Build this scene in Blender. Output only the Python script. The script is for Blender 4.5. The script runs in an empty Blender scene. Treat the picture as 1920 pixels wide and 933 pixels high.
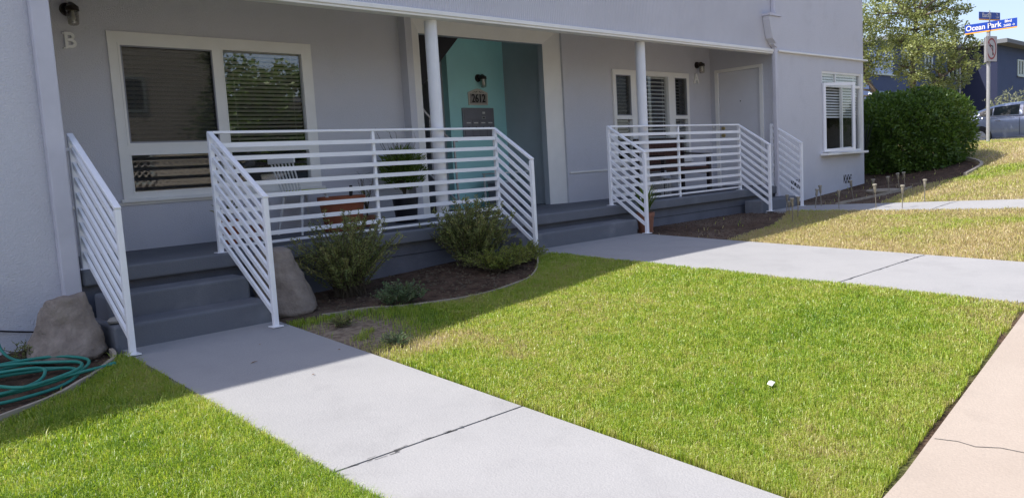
import bpy, bmesh, math, random
import numpy as np
from mathutils import Vector, Matrix, noise as mnoise
R_ = math.radians
random.seed(7); rng = np.random.default_rng(11)
sc = bpy.context.scene
COL = sc.collection

# ------------------------------------------------------------------ camera
CAM = Vector((-2.9373, -6.8883, 0.6237))
yaw, pit, rol, FPX = 0.755545, -0.105391, -0.058598, 1486.606
fw = Vector((math.sin(yaw)*math.cos(pit), math.cos(yaw)*math.cos(pit), math.sin(pit)))
rt = Vector((math.cos(yaw), -math.sin(yaw), 0)); up = rt.cross(fw)
r2 = rt*math.cos(rol)+up*math.sin(rol); u2 = up*math.cos(rol)-rt*math.sin(rol)
cam_d = bpy.data.cameras.new('camera'); cam = bpy.data.objects.new('camera', cam_d); COL.objects.link(cam)
m = Matrix((r2, u2, -fw)).transposed().to_4x4(); m.translation = CAM; cam.matrix_world = m
cam_d.sensor_width = 36; cam_d.lens = FPX/1920*36; cam_d.clip_start = 0.05; cam_d.clip_end = 3000
sc.camera = cam
# ------------------------------------------------------------------ light
LIGHT = Vector((3.25, -1.75, -5.02)).normalized()      # direction the sunlight travels
SUN_EL = math.asin(-LIGHT.z); SUN_ROT = math.atan2(-LIGHT.x, -LIGHT.y)
w = bpy.data.worlds.new('World'); sc.world = w; w.use_nodes = True
nt = w.node_tree; nt.nodes.clear()
sky = nt.nodes.new('ShaderNodeTexSky'); sky.sky_type = 'NISHITA'; sky.sun_disc = False
sky.sun_elevation = SUN_EL; sky.sun_rotation = SUN_ROT
sky.air_density = 1.0; sky.dust_density = 2.2; sky.ozone_density = 1.8
bg = nt.nodes.new('ShaderNodeBackground'); bg.inputs[1].default_value = 0.117
wo = nt.nodes.new('ShaderNodeOutputWorld')
hz = nt.nodes.new('ShaderNodeHueSaturation'); hz.inputs['Saturation'].default_value = .88      # thin coastal haze whitens the whole sky evenly
tn = nt.nodes.new('ShaderNodeMix'); tn.data_type = 'RGBA'; tn.blend_type = 'MULTIPLY'; tn.inputs[0].default_value = 1; tn.inputs[7].default_value = (.99, .965, 1.03, 1)
nt.links.new(sky.outputs[0], hz.inputs['Color']); nt.links.new(hz.outputs[0], tn.inputs[6]); nt.links.new(tn.outputs[2], bg.inputs[0]); nt.links.new(bg.outputs[0], wo.inputs[0])
sd = bpy.data.lights.new('sun', 'SUN'); sd.energy = 3.65; sd.angle = R_(0.53); sd.color = (1, .95, .88)
so = bpy.data.objects.new('sun', sd); COL.objects.link(so)
so.rotation_euler = LIGHT.to_track_quat('-Z', 'Y').to_euler(); so.location = (-10, 10, 20)
vs = sc.view_settings
vs.view_transform = 'Standard'; vs.look = 'None'; vs.gamma = 1; vs.use_curve_mapping = False; vs.exposure = 1.03

# ------------------------------------------------------------------ materials
def lin(c):
    return tuple(((v/255+.055)/1.055)**2.4 if v > 10 else v/255/12.92 for v in c)
def mat(name, col, rough=.7, var=.0, vscale=3., bump=0., bscale=60., metal=0., col2=None, detail=6, spec=.4, coat=0., stretch=None):
    """Principled material: base colour mottled by noise towards col2, fine bump."""
    M = bpy.data.materials.new(name); M.use_nodes = True
    n = M.node_tree; b = n.nodes['Principled BSDF']
    b.inputs['Roughness'].default_value = rough; b.inputs['Metallic'].default_value = metal
    b.inputs['Specular IOR Level'].default_value = spec; b.inputs['Coat Weight'].default_value = coat
    b.inputs['Base Color'].default_value = (*col, 1)
    tc = n.nodes.new('ShaderNodeTexCoord'); src = tc.outputs['Object']
    if stretch:
        mp = n.nodes.new('ShaderNodeMapping'); mp.inputs['Scale'].default_value = stretch
        n.links.new(src, mp.inputs[0]); src = mp.outputs[0]
    if var > 0 or col2:
        t = n.nodes.new('ShaderNodeTexNoise'); t.inputs['Scale'].default_value = vscale; t.inputs['Detail'].default_value = detail
        t.inputs['Roughness'].default_value = .62
        n.links.new(src, t.inputs['Vector'])
        r = n.nodes.new('ShaderNodeValToRGB')
        c2 = col2 or tuple(min(1, v*(1+var)) for v in col); c1 = col if col2 else tuple(v*(1-var) for v in col)
        r.color_ramp.elements[0].position = .33; r.color_ramp.elements[1].position = .67
        r.color_ramp.elements[0].color = (*c1, 1); r.color_ramp.elements[1].color = (*c2, 1)
        n.links.new(t.outputs['Fac'], r.inputs[0]); n.links.new(r.outputs[0], b.inputs['Base Color'])
    if bump > 0:
        t2 = n.nodes.new('ShaderNodeTexNoise'); t2.inputs['Scale'].default_value = bscale; t2.inputs['Detail'].default_value = 4
        n.links.new(src, t2.inputs['Vector'])
        bp = n.nodes.new('ShaderNodeBump'); bp.inputs['Strength'].default_value = bump; bp.inputs['Distance'].default_value = .02
        n.links.new(t2.outputs['Fac'], bp.inputs['Height']); n.links.new(bp.outputs[0], b.inputs['Normal'])
    return M
def leafmat(name, cols, trans=.35, rough=.5, spec=.3):
    """foliage: colour from the per-leaf 'tone' attribute, part translucent"""
    M = bpy.data.materials.new(name); M.use_nodes = True; n = M.node_tree
    b = n.nodes['Principled BSDF']; b.inputs['Roughness'].default_value = rough; b.inputs['Specular IOR Level'].default_value = spec
    a = n.nodes.new('ShaderNodeAttribute'); a.attribute_name = 'tone'
    r = n.nodes.new('ShaderNodeValToRGB'); e = r.color_ramp.elements
    while len(e) < len(cols): e.new(.5)
    for i, c in enumerate(cols): e[i].position = i/(len(cols)-1); e[i].color = (*c, 1)
    n.links.new(a.outputs['Fac'], r.inputs[0]); n.links.new(r.outputs[0], b.inputs['Base Color'])
    t = n.nodes.new('ShaderNodeBsdfTranslucent'); hs = n.nodes.new('ShaderNodeHueSaturation')
    hs.inputs['Hue'].default_value = .485; hs.inputs['Value'].default_value = 1.35; hs.inputs['Saturation'].default_value = 1.05
    n.links.new(r.outputs[0], hs.inputs['Color']); n.links.new(hs.outputs[0], t.inputs[0])
    x = n.nodes.new('ShaderNodeMixShader'); x.inputs[0].default_value = trans
    n.links.new(b.outputs[0], x.inputs[1]); n.links.new(t.outputs[0], x.inputs[2])
    n.links.new(x.outputs[0], n.nodes['Material Output'].inputs[0]); return M
def glassmat(name, refl=.10, tint=(.975, .985, .98), rough=.0):
    M = bpy.data.materials.new(name); M.use_nodes = True; n = M.node_tree; n.nodes.remove(n.nodes['Principled BSDF'])
    tr = n.nodes.new('ShaderNodeBsdfTransparent'); tr.inputs[0].default_value = (*tint, 1)
    g = n.nodes.new('ShaderNodeBsdfGlossy'); g.inputs['Roughness'].default_value = rough
    f = n.nodes.new('ShaderNodeLayerWeight'); f.inputs[0].default_value = .5; pw = n.nodes.new('ShaderNodeMath'); pw.operation = 'POWER'; pw.inputs[1].default_value = 4.5; n.links.new(f.outputs['Facing'], pw.inputs[0])
    mr = n.nodes.new('ShaderNodeMapRange'); mr.inputs[3].default_value = refl; mr.inputs[4].default_value = 1
    n.links.new(pw.outputs[0], mr.inputs[0])
    x = n.nodes.new('ShaderNodeMixShader'); n.links.new(mr.outputs[0], x.inputs[0])
    n.links.new(tr.outputs[0], x.inputs[1]); n.links.new(g.outputs[0], x.inputs[2])
    n.links.new(x.outputs[0], n.nodes['Material Output'].inputs[0]); return M
def screenmat():
    M = bpy.data.materials.new('insect_screen'); M.use_nodes = True; n = M.node_tree
    b = n.nodes['Principled BSDF']; b.inputs['Base Color'].default_value = (.02, .02, .02, 1); b.inputs['Roughness'].default_value = .8
    tr = n.nodes.new('ShaderNodeBsdfTransparent'); x = n.nodes.new('ShaderNodeMixShader'); x.inputs[0].default_value = .5
    n.links.new(tr.outputs[0], x.inputs[1]); n.links.new(b.outputs[0], x.inputs[2])
    n.links.new(x.outputs[0], n.nodes['Material Output'].inputs[0]); return M

M = {}
LIL = (.575, .57, .60)
def fluted():
    m_ = mat('fluted_siding', LIL, .85, .04, 1.2)
    n = m_.node_tree; b = n.nodes['Principled BSDF']; tc = n.nodes.new('ShaderNodeTexCoord')
    wv = n.nodes.new('ShaderNodeTexWave'); wv.wave_type = 'BANDS'; wv.bands_direction = 'X'; wv.inputs['Scale'].default_value = 9.5
    wv.inputs['Distortion'].default_value = .6; wv.inputs['Detail'].default_value = 1
    bp = n.nodes.new('ShaderNodeBump'); bp.inputs['Strength'].default_value = .55; bp.inputs['Distance'].default_value = .012
    n.links.new(tc.outputs['Object'], wv.inputs[0]); n.links.new(wv.outputs['Fac'], bp.inputs['Height']); n.links.new(bp.outputs[0], b.inputs['Normal'])
    return m_
M['fluted'] = fluted()
M['trim'] = mat('trim_cream_white', (.86, .84, .79), .55, .03, 4, .05, 40)
M['rail'] = mat('white_gloss_paint', (.88, .88, .90), .35, .02, 9, .03, 120)
M['column'] = mat('column_white_paint', (.78, .78, .79), .45, .03, 5)
M['dspout'] = mat('downspout_lilac', (.58, .57, .615), .5, .06, 3)

M['found'] = mat('foundation_grey_paint', (.135, .142, .17), .8, .12, 3, .3, 60)
M['aqua'] = mat('aqua_stucco', (.44, .82, .82), .85, .04, 2, .1, 80)
M['recess'] = mat('recess_grey', (.42, .46, .49), .85, .05, 2, .1, 80)
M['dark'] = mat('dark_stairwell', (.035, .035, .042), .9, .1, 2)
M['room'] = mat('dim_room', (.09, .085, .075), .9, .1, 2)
M['slat'] = mat('blind_slat_white', (.85, .83, .78), .6)
M['slat_d'] = mat('blind_slat_taupe', (.36, .335, .295), .6)
M['glass'] = glassmat('window_glass', .09)
M['glass2'] = glassmat('window_glass_clear', .045)
M['screen'] = screenmat()
M['door'] = mat('door_white_paint', (.70, .69, .71), .5, .03, 3)
M['brass'] = mat('brass', (.45, .36, .17), .35, metal=.9)
M['black'] = mat('black_metal', (.015, .014, .014), .5)
M['bronze'] = mat('bronze_lamp', (.03, .022, .018), .45)
M['jar'] = glassmat('lamp_glass', .16, (.72, .70, .64), .1)
M['letter'] = mat('letter_white', (.92, .91, .87), .5)
M['plaque'] = mat('plaque_grey', (.33, .31, .29), .7, .1, 20)
M['plaqueframe'] = mat('plaque_cream', (.62, .58, .50), .6)
M['mail'] = mat('mailbox_grey_metal', (.26, .26, .29), .45, .05, 5, metal=.3)
M['paper'] = mat('label_white', (.75, .75, .73), .7)
M['rock'] = mat('boulder_tan', (.19, .155, .13), .9, 0, 9, .5, 45, col2=(.30, .255, .215))
M['hose'] = mat('hose_green', (.025, .22, .17), .38, .06, 6)
M['edging'] = mat('edging_tan', (.33, .29, .23), .8, .2, 6)
M['terra'] = mat('terracotta', (.36, .115, .055), .75, .12, 6, .1, 40)
M['terra2'] = mat('terracotta_dusty', (.30, .135, .085), .8, .18, 8, .1, 40)
M['blackpot'] = mat('black_plastic_pot', (.02, .02, .024), .5)
M['wwood'] = mat('white_painted_wood', (.70, .70, .68), .5)
M['yellow'] = mat('lime_cushion', (.50, .55, .10), .8)
M['dwood'] = mat('dark_wood', (.028, .020, .020), .5, .3, 12)
M['wicker'] = mat('brown_wicker', (.085, .035, .025), .7, .3, 20)
M['bark'] = mat('bark_grey', (.15, .125, .10), .9, .3, 6, .6, 20)
M['stem'] = mat('stem_brown', (.09, .07, .045), .85, .2, 10)
M['solarmetal'] = mat('solar_light_steel', (.27, .25, .21), .4, .1, 10, metal=.6)
M['solarcap'] = mat('solar_light_cap', (.28, .26, .21), .5, .1, 10)
M['lens'] = mat('solar_lens', (.26, .24, .19), .3)
M['darkstake'] = mat('dark_stake', (.03, .03, .03), .6)
M['signblue'] = mat('sign_blue', (.006, .05, .36), .45)
M['signpale'] = mat('sign_blue_faded', (.035, .08, .34), .5)
M['signorange'] = mat('sign_orange', (.85, .36, .02), .5)
M['signwhite'] = mat('sign_white', (.66, .65, .65), .5)
M['signplate'] = mat('sign_plate_weathered', (.47, .45, .45), .55, .05, 8)
M['signred'] = mat('sign_red_faded', (.30, .05, .05), .5)
M['steel'] = mat('galvanised_steel', (.42, .42, .43), .45, .08, 12, metal=.5)
M['asphalt'] = mat('asphalt', (.075, .074, .074), .9, .15, 4, .4, 150)
M['kerb'] = mat('kerb_concrete', (.40, .38, .35), .9, .1, 4, .2, 60)
M['blue'] = mat('blue_stucco', (.058, .085, .165), .9, .06, 1, .15, 40)
M['blue_shade'] = mat('blue_stucco_shaded', (.022, .028, .065), .9, .06, 1)  # the blue stucco again, darkened so the colour carries shade
M['bluel'] = mat('pale_blue_paint', (.29, .40, .50), .9, .05, 1)
M['roof'] = mat('roof_grey', (.16, .17, .18), .8, .1, 2)
M['wframe'] = mat('window_frame_pale', (.50, .58, .55), .5)
M['carpaint'] = mat('car_blue_grey_metallic', (.24, .28, .37), .28, metal=.55, coat=.8)
M['carpaint2'] = mat('car_silver_metallic', (.45, .46, .47), .28, metal=.5, coat=.8)
M['carglass'] = mat('car_glass', (.02, .028, .035), .05, spec=.8)
M['tyre'] = mat('tyre_rubber', (.012, .012, .012), .85)
M['chrome'] = mat('chrome', (.65, .65, .66), .15, metal=1)
M['plastic'] = mat('black_plastic', (.012, .012, .013), .6)
M['taillight'] = mat('tail_light_red', (.35, .012, .01), .2)
M['cream'] = mat('cream_stucco', (.60, .55, .45), .9, .05, 1, .1, 40)
M['lattice'] = mat('lattice_wood', (.55, .50, .42), .85, .1, 8)
M['leafdry'] = mat('dry_leaf', (.24, .13, .06), .8, .2, 20)
M['clod'] = mat('soil_crumb', (.085, .055, .04), .95, .3, 20)
M['pebble'] = mat('pebble_grey', (.33, .31, .28), .85, .15, 14)
M['stonedisc'] = mat('stepping_stone', (.27, .24, .19), .9, .15, 12, .3, 40)

def concrete(name, col, col2, stain, bump=.2):
    m_ = mat(name, col, .85, 0, 1.1, bump, 90, col2=col2)
    n = m_.node_tree; b = n.nodes['Principled BSDF']; old = b.inputs['Base Color'].links[0].from_socket
    tc = n.nodes.new('ShaderNodeTexCoord')
    t = n.nodes.new('ShaderNodeTexNoise'); t.inputs['Scale'].default_value = 3.2; t.inputs['Detail'].default_value = 8
    v = n.nodes.new('ShaderNodeTexNoise'); v.inputs['Scale'].default_value = 260; v.inputs['Detail'].default_value = 2
    n.links.new(tc.outputs['Object'], t.inputs[0]); n.links.new(tc.outputs['Object'], v.inputs[0])
    r = n.nodes.new('ShaderNodeValToRGB'); r.color_ramp.elements[0].position = .54; r.color_ramp.elements[1].position = .74
    r.color_ramp.elements[1].color = (.38, .38, .38, 1)
    n.links.new(t.outputs['Fac'], r.inputs[0])
    x = n.nodes.new('ShaderNodeMix'); x.data_type = 'RGBA'; n.links.new(r.outputs[0], x.inputs[0])
    n.links.new(old, x.inputs[6]); x.inputs[7].default_value = (*stain, 1)
    v.inputs['Scale'].default_value = 70; v.inputs['Detail'].default_value = 5; v.inputs['Roughness'].default_value = .75
    x2 = n.nodes.new('ShaderNodeMix'); x2.data_type = 'RGBA'; x2.blend_type = 'MULTIPLY'; x2.inputs[0].default_value = .24
    n.links.new(x.outputs[2], x2.inputs[6]); n.links.new(v.outputs['Fac'], x2.inputs[7]); 
    g = n.nodes.new('ShaderNodeMix'); g.data_type = 'RGBA'; g.blend_type = 'MULTIPLY'; g.inputs[0].default_value = 1; g.inputs[7].default_value = (1.2, 1.2, 1.2, 1)
    n.links.new(x2.outputs[2], g.inputs[6]); n.links.new(g.outputs[2], b.inputs['Base Color']); return m_
M['walk'] = concrete('walkway_grey_concrete', (.264, .264, .268), (.291, .289, .292), (.212, .211, .215))
M['stucco'] = concrete('stucco_lilac', LIL, tuple(v*1.05 for v in LIL), tuple(v*.86 for v in LIL), .5)
M['stucco_in'] = concrete('stucco_porch', LIL, tuple(v*1.04 for v in LIL), tuple(v*.9 for v in LIL), .35)
M['porch'] = concrete('porch_grey_paint', (.12, .128, .146), (.145, .153, .172), (.26, .265, .275))
M['sidewalk'] = concrete('sidewalk_beige_concrete', (.298, .252, .212), (.335, .286, .243), (.232, .199, .17))

def groundmat():
    m_ = bpy.data.materials.new('ground_soil_and_thatch'); m_.use_nodes = True; n = m_.node_tree; b = n.nodes['Principled BSDF']
    b.inputs['Roughness'].default_value = .95; b.inputs['Specular IOR Level'].default_value = .1
    tc = n.nodes.new('ShaderNodeTexCoord'); 
    def ns(s, d=6):
        t = n.nodes.new('ShaderNodeTexNoise'); t.inputs['Scale'].default_value = s; t.inputs['Detail'].default_value = d
        n.links.new(tc.outputs['Object'], t.inputs[0]); return t.outputs['Fac']
    def ramp(f, c1, c2, p=.35, q=.68):
        r = n.nodes.new('ShaderNodeValToRGB'); r.color_ramp.elements[0].position = p; r.color_ramp.elements[1].position = q
        r.color_ramp.elements[0].color = (*c1, 1); r.color_ramp.elements[1].color = (*c2, 1); n.links.new(f, r.inputs[0]); return r.outputs[0]
    def mix(f, a, c):
        x = n.nodes.new('ShaderNodeMix'); x.data_type = 'RGBA'; n.links.new(f, x.inputs[0]); n.links.new(a, x.inputs[6]); n.links.new(c, x.inputs[7]); return x.outputs[2]
    def att(nm):
        a = n.nodes.new('ShaderNodeAttribute'); a.attribute_name = nm; return a.outputs['Fac']
    soil = ramp(ns(9), (.050, .033, .024), (.115, .078, .055))
    sand = ramp(ns(22), (.15, .115, .085), (.30, .245, .185))
    thatch = ramp(ns(30), (.04, .055, .016), (.12, .14, .04))
    dry = ramp(ns(25), (.26, .205, .12), (.46, .37, .235))
    c = mix(att('lawn'), soil, thatch); c = mix(att('dry'), c, dry); c = mix(att('sand'), c, sand)
    n.links.new(c, b.inputs['Base Color'])
    bp = n.nodes.new('ShaderNodeBump'); bp.inputs['Strength'].default_value = .9; bp.inputs['Distance'].default_value = .03
    n.links.new(ns(28, 8), bp.inputs['Height']); n.links.new(bp.outputs[0], b.inputs['Normal']); return m_
M['ground'] = groundmat()
M['grass'] = leafmat('grass_blades', [(.47, .40, .21), (.43, .46, .115), (.325, .44, .055), (.19, .325, .03), (.065, .155, .017)], .5, .38, .6)
M['shrub'] = leafmat('shrub_leaves', [(.30, .26, .10), (.21, .235, .075), (.145, .185, .058), (.08, .12, .042)], .25)
M['sage'] = leafmat('sage_leaves', [(.17, .20, .10), (.11, .17, .08), (.06, .12, .055)], .25)
M['cover'] = leafmat('ground_cover_leaves', [(.30, .30, .06), (.20, .25, .05), (.11, .16, .035)], .3)
M['hedge'] = leafmat('hedge_leaves', [(.028, .062, .014), (.055, .112, .02), (.105, .18, .028), (.20, .285, .04)], .3, .4, .45)
M['treeleaf'] = leafmat('tree_leaves', [(.11, .13, .04), (.18, .215, .068), (.26, .30, .10), (.40, .42, .18)], .35, .42, .5)
M['paleleaf'] = leafmat('pale_shrub_leaves', [(.12, .14, .08), (.20, .22, .13), (.30, .31, .21)], .3)
M['potleaf'] = leafmat('potted_leaves', [(.07, .125, .02), (.115, .18, .03), (.19, .255, .05)], .3)
M['agave'] = leafmat('spiky_leaves', [(.012, .018, .014), (.022, .03, .022), (.04, .052, .034)], .1)

# ------------------------------------------------------------------ geometry helpers
ROOT = {}
class MB:
    def __init__(s): s.v = []; s.f = []
    def add(s, vs_, fs):
        o = len(s.v); s.v += [tuple(p) for p in vs_]; s.f += [tuple(i+o for i in f) for f in fs]; return s
    def box(s, x0, x1, y0, y1, z0, z1):
        return s.add([(x0,y0,z0),(x1,y0,z0),(x1,y1,z0),(x0,y1,z0),(x0,y0,z1),(x1,y0,z1),(x1,y1,z1),(x0,y1,z1)],
                     [(0,3,2,1),(4,5,6,7),(0,1,5,4),(1,2,6,5),(2,3,7,6),(3,0,4,7)])
    def quad(s, a, b, c, d): return s.add([a,b,c,d], [(0,1,2,3)])
    def beam(s, p0, p1, wd, ht, side=None):
        """rectangular bar from p0 to p1; wd along 'side', ht along the other axis"""
        p0 = Vector(p0); p1 = Vector(p1); d = (p1-p0).normalized()
        a = Vector(side) if side else Vector((0,0,1)).cross(d)
        if a.length < 1e-5: a = Vector((1,0,0))
        a = (a-d*a.dot(d)).normalized(); b = d.cross(a); a *= wd/2; b *= ht/2
        return s.add([p0-a-b,p0+a-b,p0+a+b,p0-a+b,p1-a-b,p1+a-b,p1+a+b,p1-a+b],
                     [(0,3,2,1),(4,5,6,7),(0,1,5,4),(1,2,6,5),(2,3,7,6),(3,0,4,7)])
    def tube(s, pts, rad, n=10, caps=True):
        pts = [Vector(p) for p in pts]; rads = rad if isinstance(rad, (list, tuple)) else [rad]*len(pts)
        vs_ = []; fs = []; a = None
        for i, p in enumerate(pts):
            d = (pts[min(i+1, len(pts)-1)]-pts[max(i-1, 0)]).normalized()
            if a is None: a = d.orthogonal().normalized()
            a = (a-d*a.dot(d)).normalized(); b = d.cross(a)
            for k in range(n):
                t = 2*math.pi*k/n; vs_.append(p+(a*math.cos(t)+b*math.sin(t))*rads[i])
        for i in range(len(pts)-1):
            for k in range(n):
                k2 = (k+1) % n; fs.append((i*n+k, i*n+k2, (i+1)*n+k2, (i+1)*n+k))
        if caps: fs.append(tuple(range(n))[::-1]); fs.append(tuple(range((len(pts)-1)*n, len(pts)*n)))
        return s.add(vs_, fs)
    def lathe(s, c, prof, n=24):
        """prof: list of (radius, z) from bottom up, around vertical axis at c"""
        vs_ = []; fs = []
        for r, z in prof:
            for k in range(n):
                t = 2*math.pi*k/n; vs_.append((c[0]+r*math.cos(t), c[1]+r*math.sin(t), c[2]+z))
        for i in range(len(prof)-1):
            for k in range(n):
                k2 = (k+1) % n; fs.append((i*n+k, i*n+k2, (i+1)*n+k2, (i+1)*n+k))
        fs.append(tuple(range(n))[::-1]); fs.append(tuple(range((len(prof)-1)*n, len(prof)*n)))
        return s.add(vs_, fs)
    def prism(s, poly, o, ax, ay, depth):
        """polygon (2D list) in plane o + x*ax + y*ay, extruded by vector depth"""
        o = Vector(o); ax = Vector(ax); ay = Vector(ay); dp = Vector(depth); n = len(poly)
        a = [o+ax*p[0]+ay*p[1] for p in poly]; b = [p+dp for p in a]
        return s.add(a+b, [tuple(range(n))[::-1], tuple(range(n, 2*n))]+[(i, (i+1) % n, n+(i+1) % n, n+i) for i in range(n)])
    def wall(s, x0, x1, z0, z1, y, yb, holes=()):
        """wall facing -Y with rectangular holes and their reveals"""
        xs = sorted({x0, x1, *[h[0] for h in holes], *[h[1] for h in holes]}); zs = sorted({z0, z1, *[h[2] for h in holes], *[h[3] for h in holes]})
        for i in range(len(xs)-1):
            for j in range(len(zs)-1):
                cx, cz = (xs[i]+xs[i+1])/2, (zs[j]+zs[j+1])/2
                if any(h[0] < cx < h[1] and h[2] < cz < h[3] for h in holes): continue
                s.quad((xs[i],y,zs[j]),(xs[i+1],y,zs[j]),(xs[i+1],y,zs[j+1]),(xs[i],y,zs[j+1]))
                s.quad((xs[i+1],yb,zs[j]),(xs[i],yb,zs[j]),(xs[i],yb,zs[j+1]),(xs[i+1],yb,zs[j+1]))
        for a, b, c, d in list(holes):
            s.quad((a,y,c),(a,yb,c),(b,yb,c),(b,y,c)); s.quad((a,yb,d),(a,y,d),(b,y,d),(b,yb,d))
            s.quad((a,yb,c),(a,y,c),(a,y,d),(a,yb,d)); s.quad((b,y,c),(b,yb,c),(b,yb,d),(b,y,d))
        s.quad((x0,yb,z0),(x0,y,z0),(x0,y,z1),(x0,yb,z1)); s.quad((x1,y,z0),(x1,yb,z0),(x1,yb,z1),(x1,y,z1))
        s.quad((x0,yb,z0),(x1,yb,z0),(x1,y,z0),(x0,y,z0)); s.quad((x0,y,z1),(x1,y,z1),(x1,yb,z1),(x0,yb,z1))
        return s
    def build(s, name, mt, parent=None, smooth=False, bevel=0., seg=2):
        me = bpy.data.meshes.new(name); off = ROOT.get(parent.name, Vector()) if parent else Vector()
        me.from_pydata([tuple(Vector(p)-off) for p in s.v], [], s.f); me.update()
        ob = bpy.data.objects.new(name, me); COL.objects.link(ob); me.materials.append(M[mt] if isinstance(mt, str) else mt)
        if parent: ob.parent = parent; ROOT[ob.name] = off
        if smooth:
            for p in me.polygons: p.use_smooth = True
            me.set_sharp_from_angle(angle=R_(40))
        if bevel:
            b = ob.modifiers.new('bevel', 'BEVEL'); b.width = bevel; b.segments = seg; b.limit_method = 'ANGLE'; b.angle_limit = R_(50)
        return ob
def tag(o, label=None, cat=None, group=None, kind=None):
    if label: o['label'] = label
    if cat: o['category'] = cat
    if group: o['group'] = group
    if kind: o['kind'] = kind
    return o
def thing(name, label, cat, loc=(0,0,0), group=None, kind=None):
    o = bpy.data.objects.new(name, None); COL.objects.link(o); o.location = loc; o.empty_display_size = .1
    ROOT[o.name] = Vector(loc); return tag(o, label, cat, group, kind)
def copy_tree(o, parent=None):
    c = o.copy(); COL.objects.link(c); c.parent = parent
    for ch in list(o.children): copy_tree(ch, c)
    return c
def tris_mesh(name, verts, tris, mt, parent=None, tone=None):
    me = bpy.data.meshes.new(name); nv = len(verts); nf = len(tris)
    off = np.array(ROOT.get(parent.name, Vector())) if parent else np.zeros(3)
    me.vertices.add(nv); me.vertices.foreach_set('co', (verts-off).astype(np.float32).ravel())
    me.loops.add(nf*3); me.loops.foreach_set('vertex_index', tris.astype(np.int32).ravel())
    me.polygons.add(nf); me.polygons.foreach_set('loop_start', np.arange(0, nf*3, 3, dtype=np.int32))
    try: me.polygons.foreach_set('loop_total', np.full(nf, 3, dtype=np.int32))
    except Exception: pass
    if tone is not None:
        a = me.attributes.new('tone', 'FLOAT', 'POINT'); a.data.foreach_set('value', tone.astype(np.float32))
    me.update(calc_edges=True); me.validate()
    ob = bpy.data.objects.new(name, me); COL.objects.link(ob); me.materials.append(M[mt])
    if parent: ob.parent = parent; ROOT[ob.name] = Vector(off)
    return ob
def unit(a): return a/np.maximum(np.linalg.norm(a, axis=1, keepdims=True), 1e-9)
def leaves(name, pos, dirs, length, width, tone, mt, parent=None, fold=.0):
    """one rhombic leaf (2 tris) per point: long axis along dirs, random roll"""
    n = len(pos); d = unit(dirs); r = unit(np.cross(d, unit(rng.normal(size=(n, 3)))))
    L = np.broadcast_to(length, n)[:, None]; W = np.broadcast_to(width, n)[:, None]
    nrm = np.cross(d, r)
    v = np.stack([pos, pos+d*L*.45+r*W*.5+nrm*W*fold, pos+d*L, pos+d*L*.45-r*W*.5+nrm*W*fold], 1).reshape(-1, 3)
    b = np.arange(n)[:, None]*4; t = np.concatenate([b+[0, 1, 2], b+[0, 2, 3]], 0)
    return tris_mesh(name, v, t, mt, parent, np.repeat(np.clip(tone, 0, 1), 4))
def vnoise(x, y, s, seed=0):
    x = np.asarray(x)*s; y = np.asarray(y)*s; xi = np.floor(x).astype(int); yi = np.floor(y).astype(int); fx = x-xi; fy = y-yi
    fx = fx*fx*(3-2*fx); fy = fy*fy*(3-2*fy)
    def h(a, b): 
        q = np.sin(a*127.1+b*311.7+seed*74.7)*43758.5453; return q-np.floor(q)
    return (h(xi, yi)*(1-fx)+h(xi+1, yi)*fx)*(1-fy)+(h(xi, yi+1)*(1-fx)+h(xi+1, yi+1)*fx)*fy
def fbm(x, y, s, seed=0): return (vnoise(x, y, s, seed)+.5*vnoise(x, y, s*2.1, seed+1)+.25*vnoise(x, y, s*4.3, seed+2))/1.75

# ------------------------------------------------------------------ terrain
def gz(X, Y):
    g = np.interp(X, [-3,-1.1,0.1,3.4,5.5,9.9,13.5,16,18.5,20.5], [-.56,-.51,-.51,-.35,-.355,-.365,-.155,.12,.44,.5])
    s = np.interp(X, [-3,.1,3.4,5.5,9.5,13.5,18,22], [.067,.067,.038,.038,-.022,-.04,-.01,0])
    return g+s*np.clip(Y, -6.4, 0)
def G(X, Y): return float(gz(X, Y))
def swY(X): return np.interp(X, [-6, .34, 3.27, 6, 40], [-5.66, -5.58, -5.38, -5.3, -5.3])      # lawn edge of the public sidewalk
BED1 = [(3.36,-.62),(3.13,-.85),(2.89,-1.08),(2.62,-1.32),(2.28,-1.51),(1.84,-1.57),(1.31,-1.46),(.96,-1.22),(.70,-1.04),(.42,-.93),(.19,-.86)]
BEDL = [(-1.20,-.74),(-1.23,-.92),(-1.34,-1.10),(-1.52,-1.30),(-1.70,-1.47),(-2.08,-1.68),(-2.7,-1.95),(-3.6,-2.2)]
BEDH = [(11.2,-.62),(12.2,-1.42),(13.6,-1.9),(15.0,-1.78),(16.0,-1.28),(16.5,-.6),(16.8,.8)]
def below(poly, X, Y):
    """True where Y lies below (towards the street from) the polyline given as y over x"""
    p = sorted(poly); return Y < np.interp(X, [a for a, _ in p], [b for _, b in p])
WALKS = [(-1.12, .11), (3.45, 5.45), (8.82, 9.95)]
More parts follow.
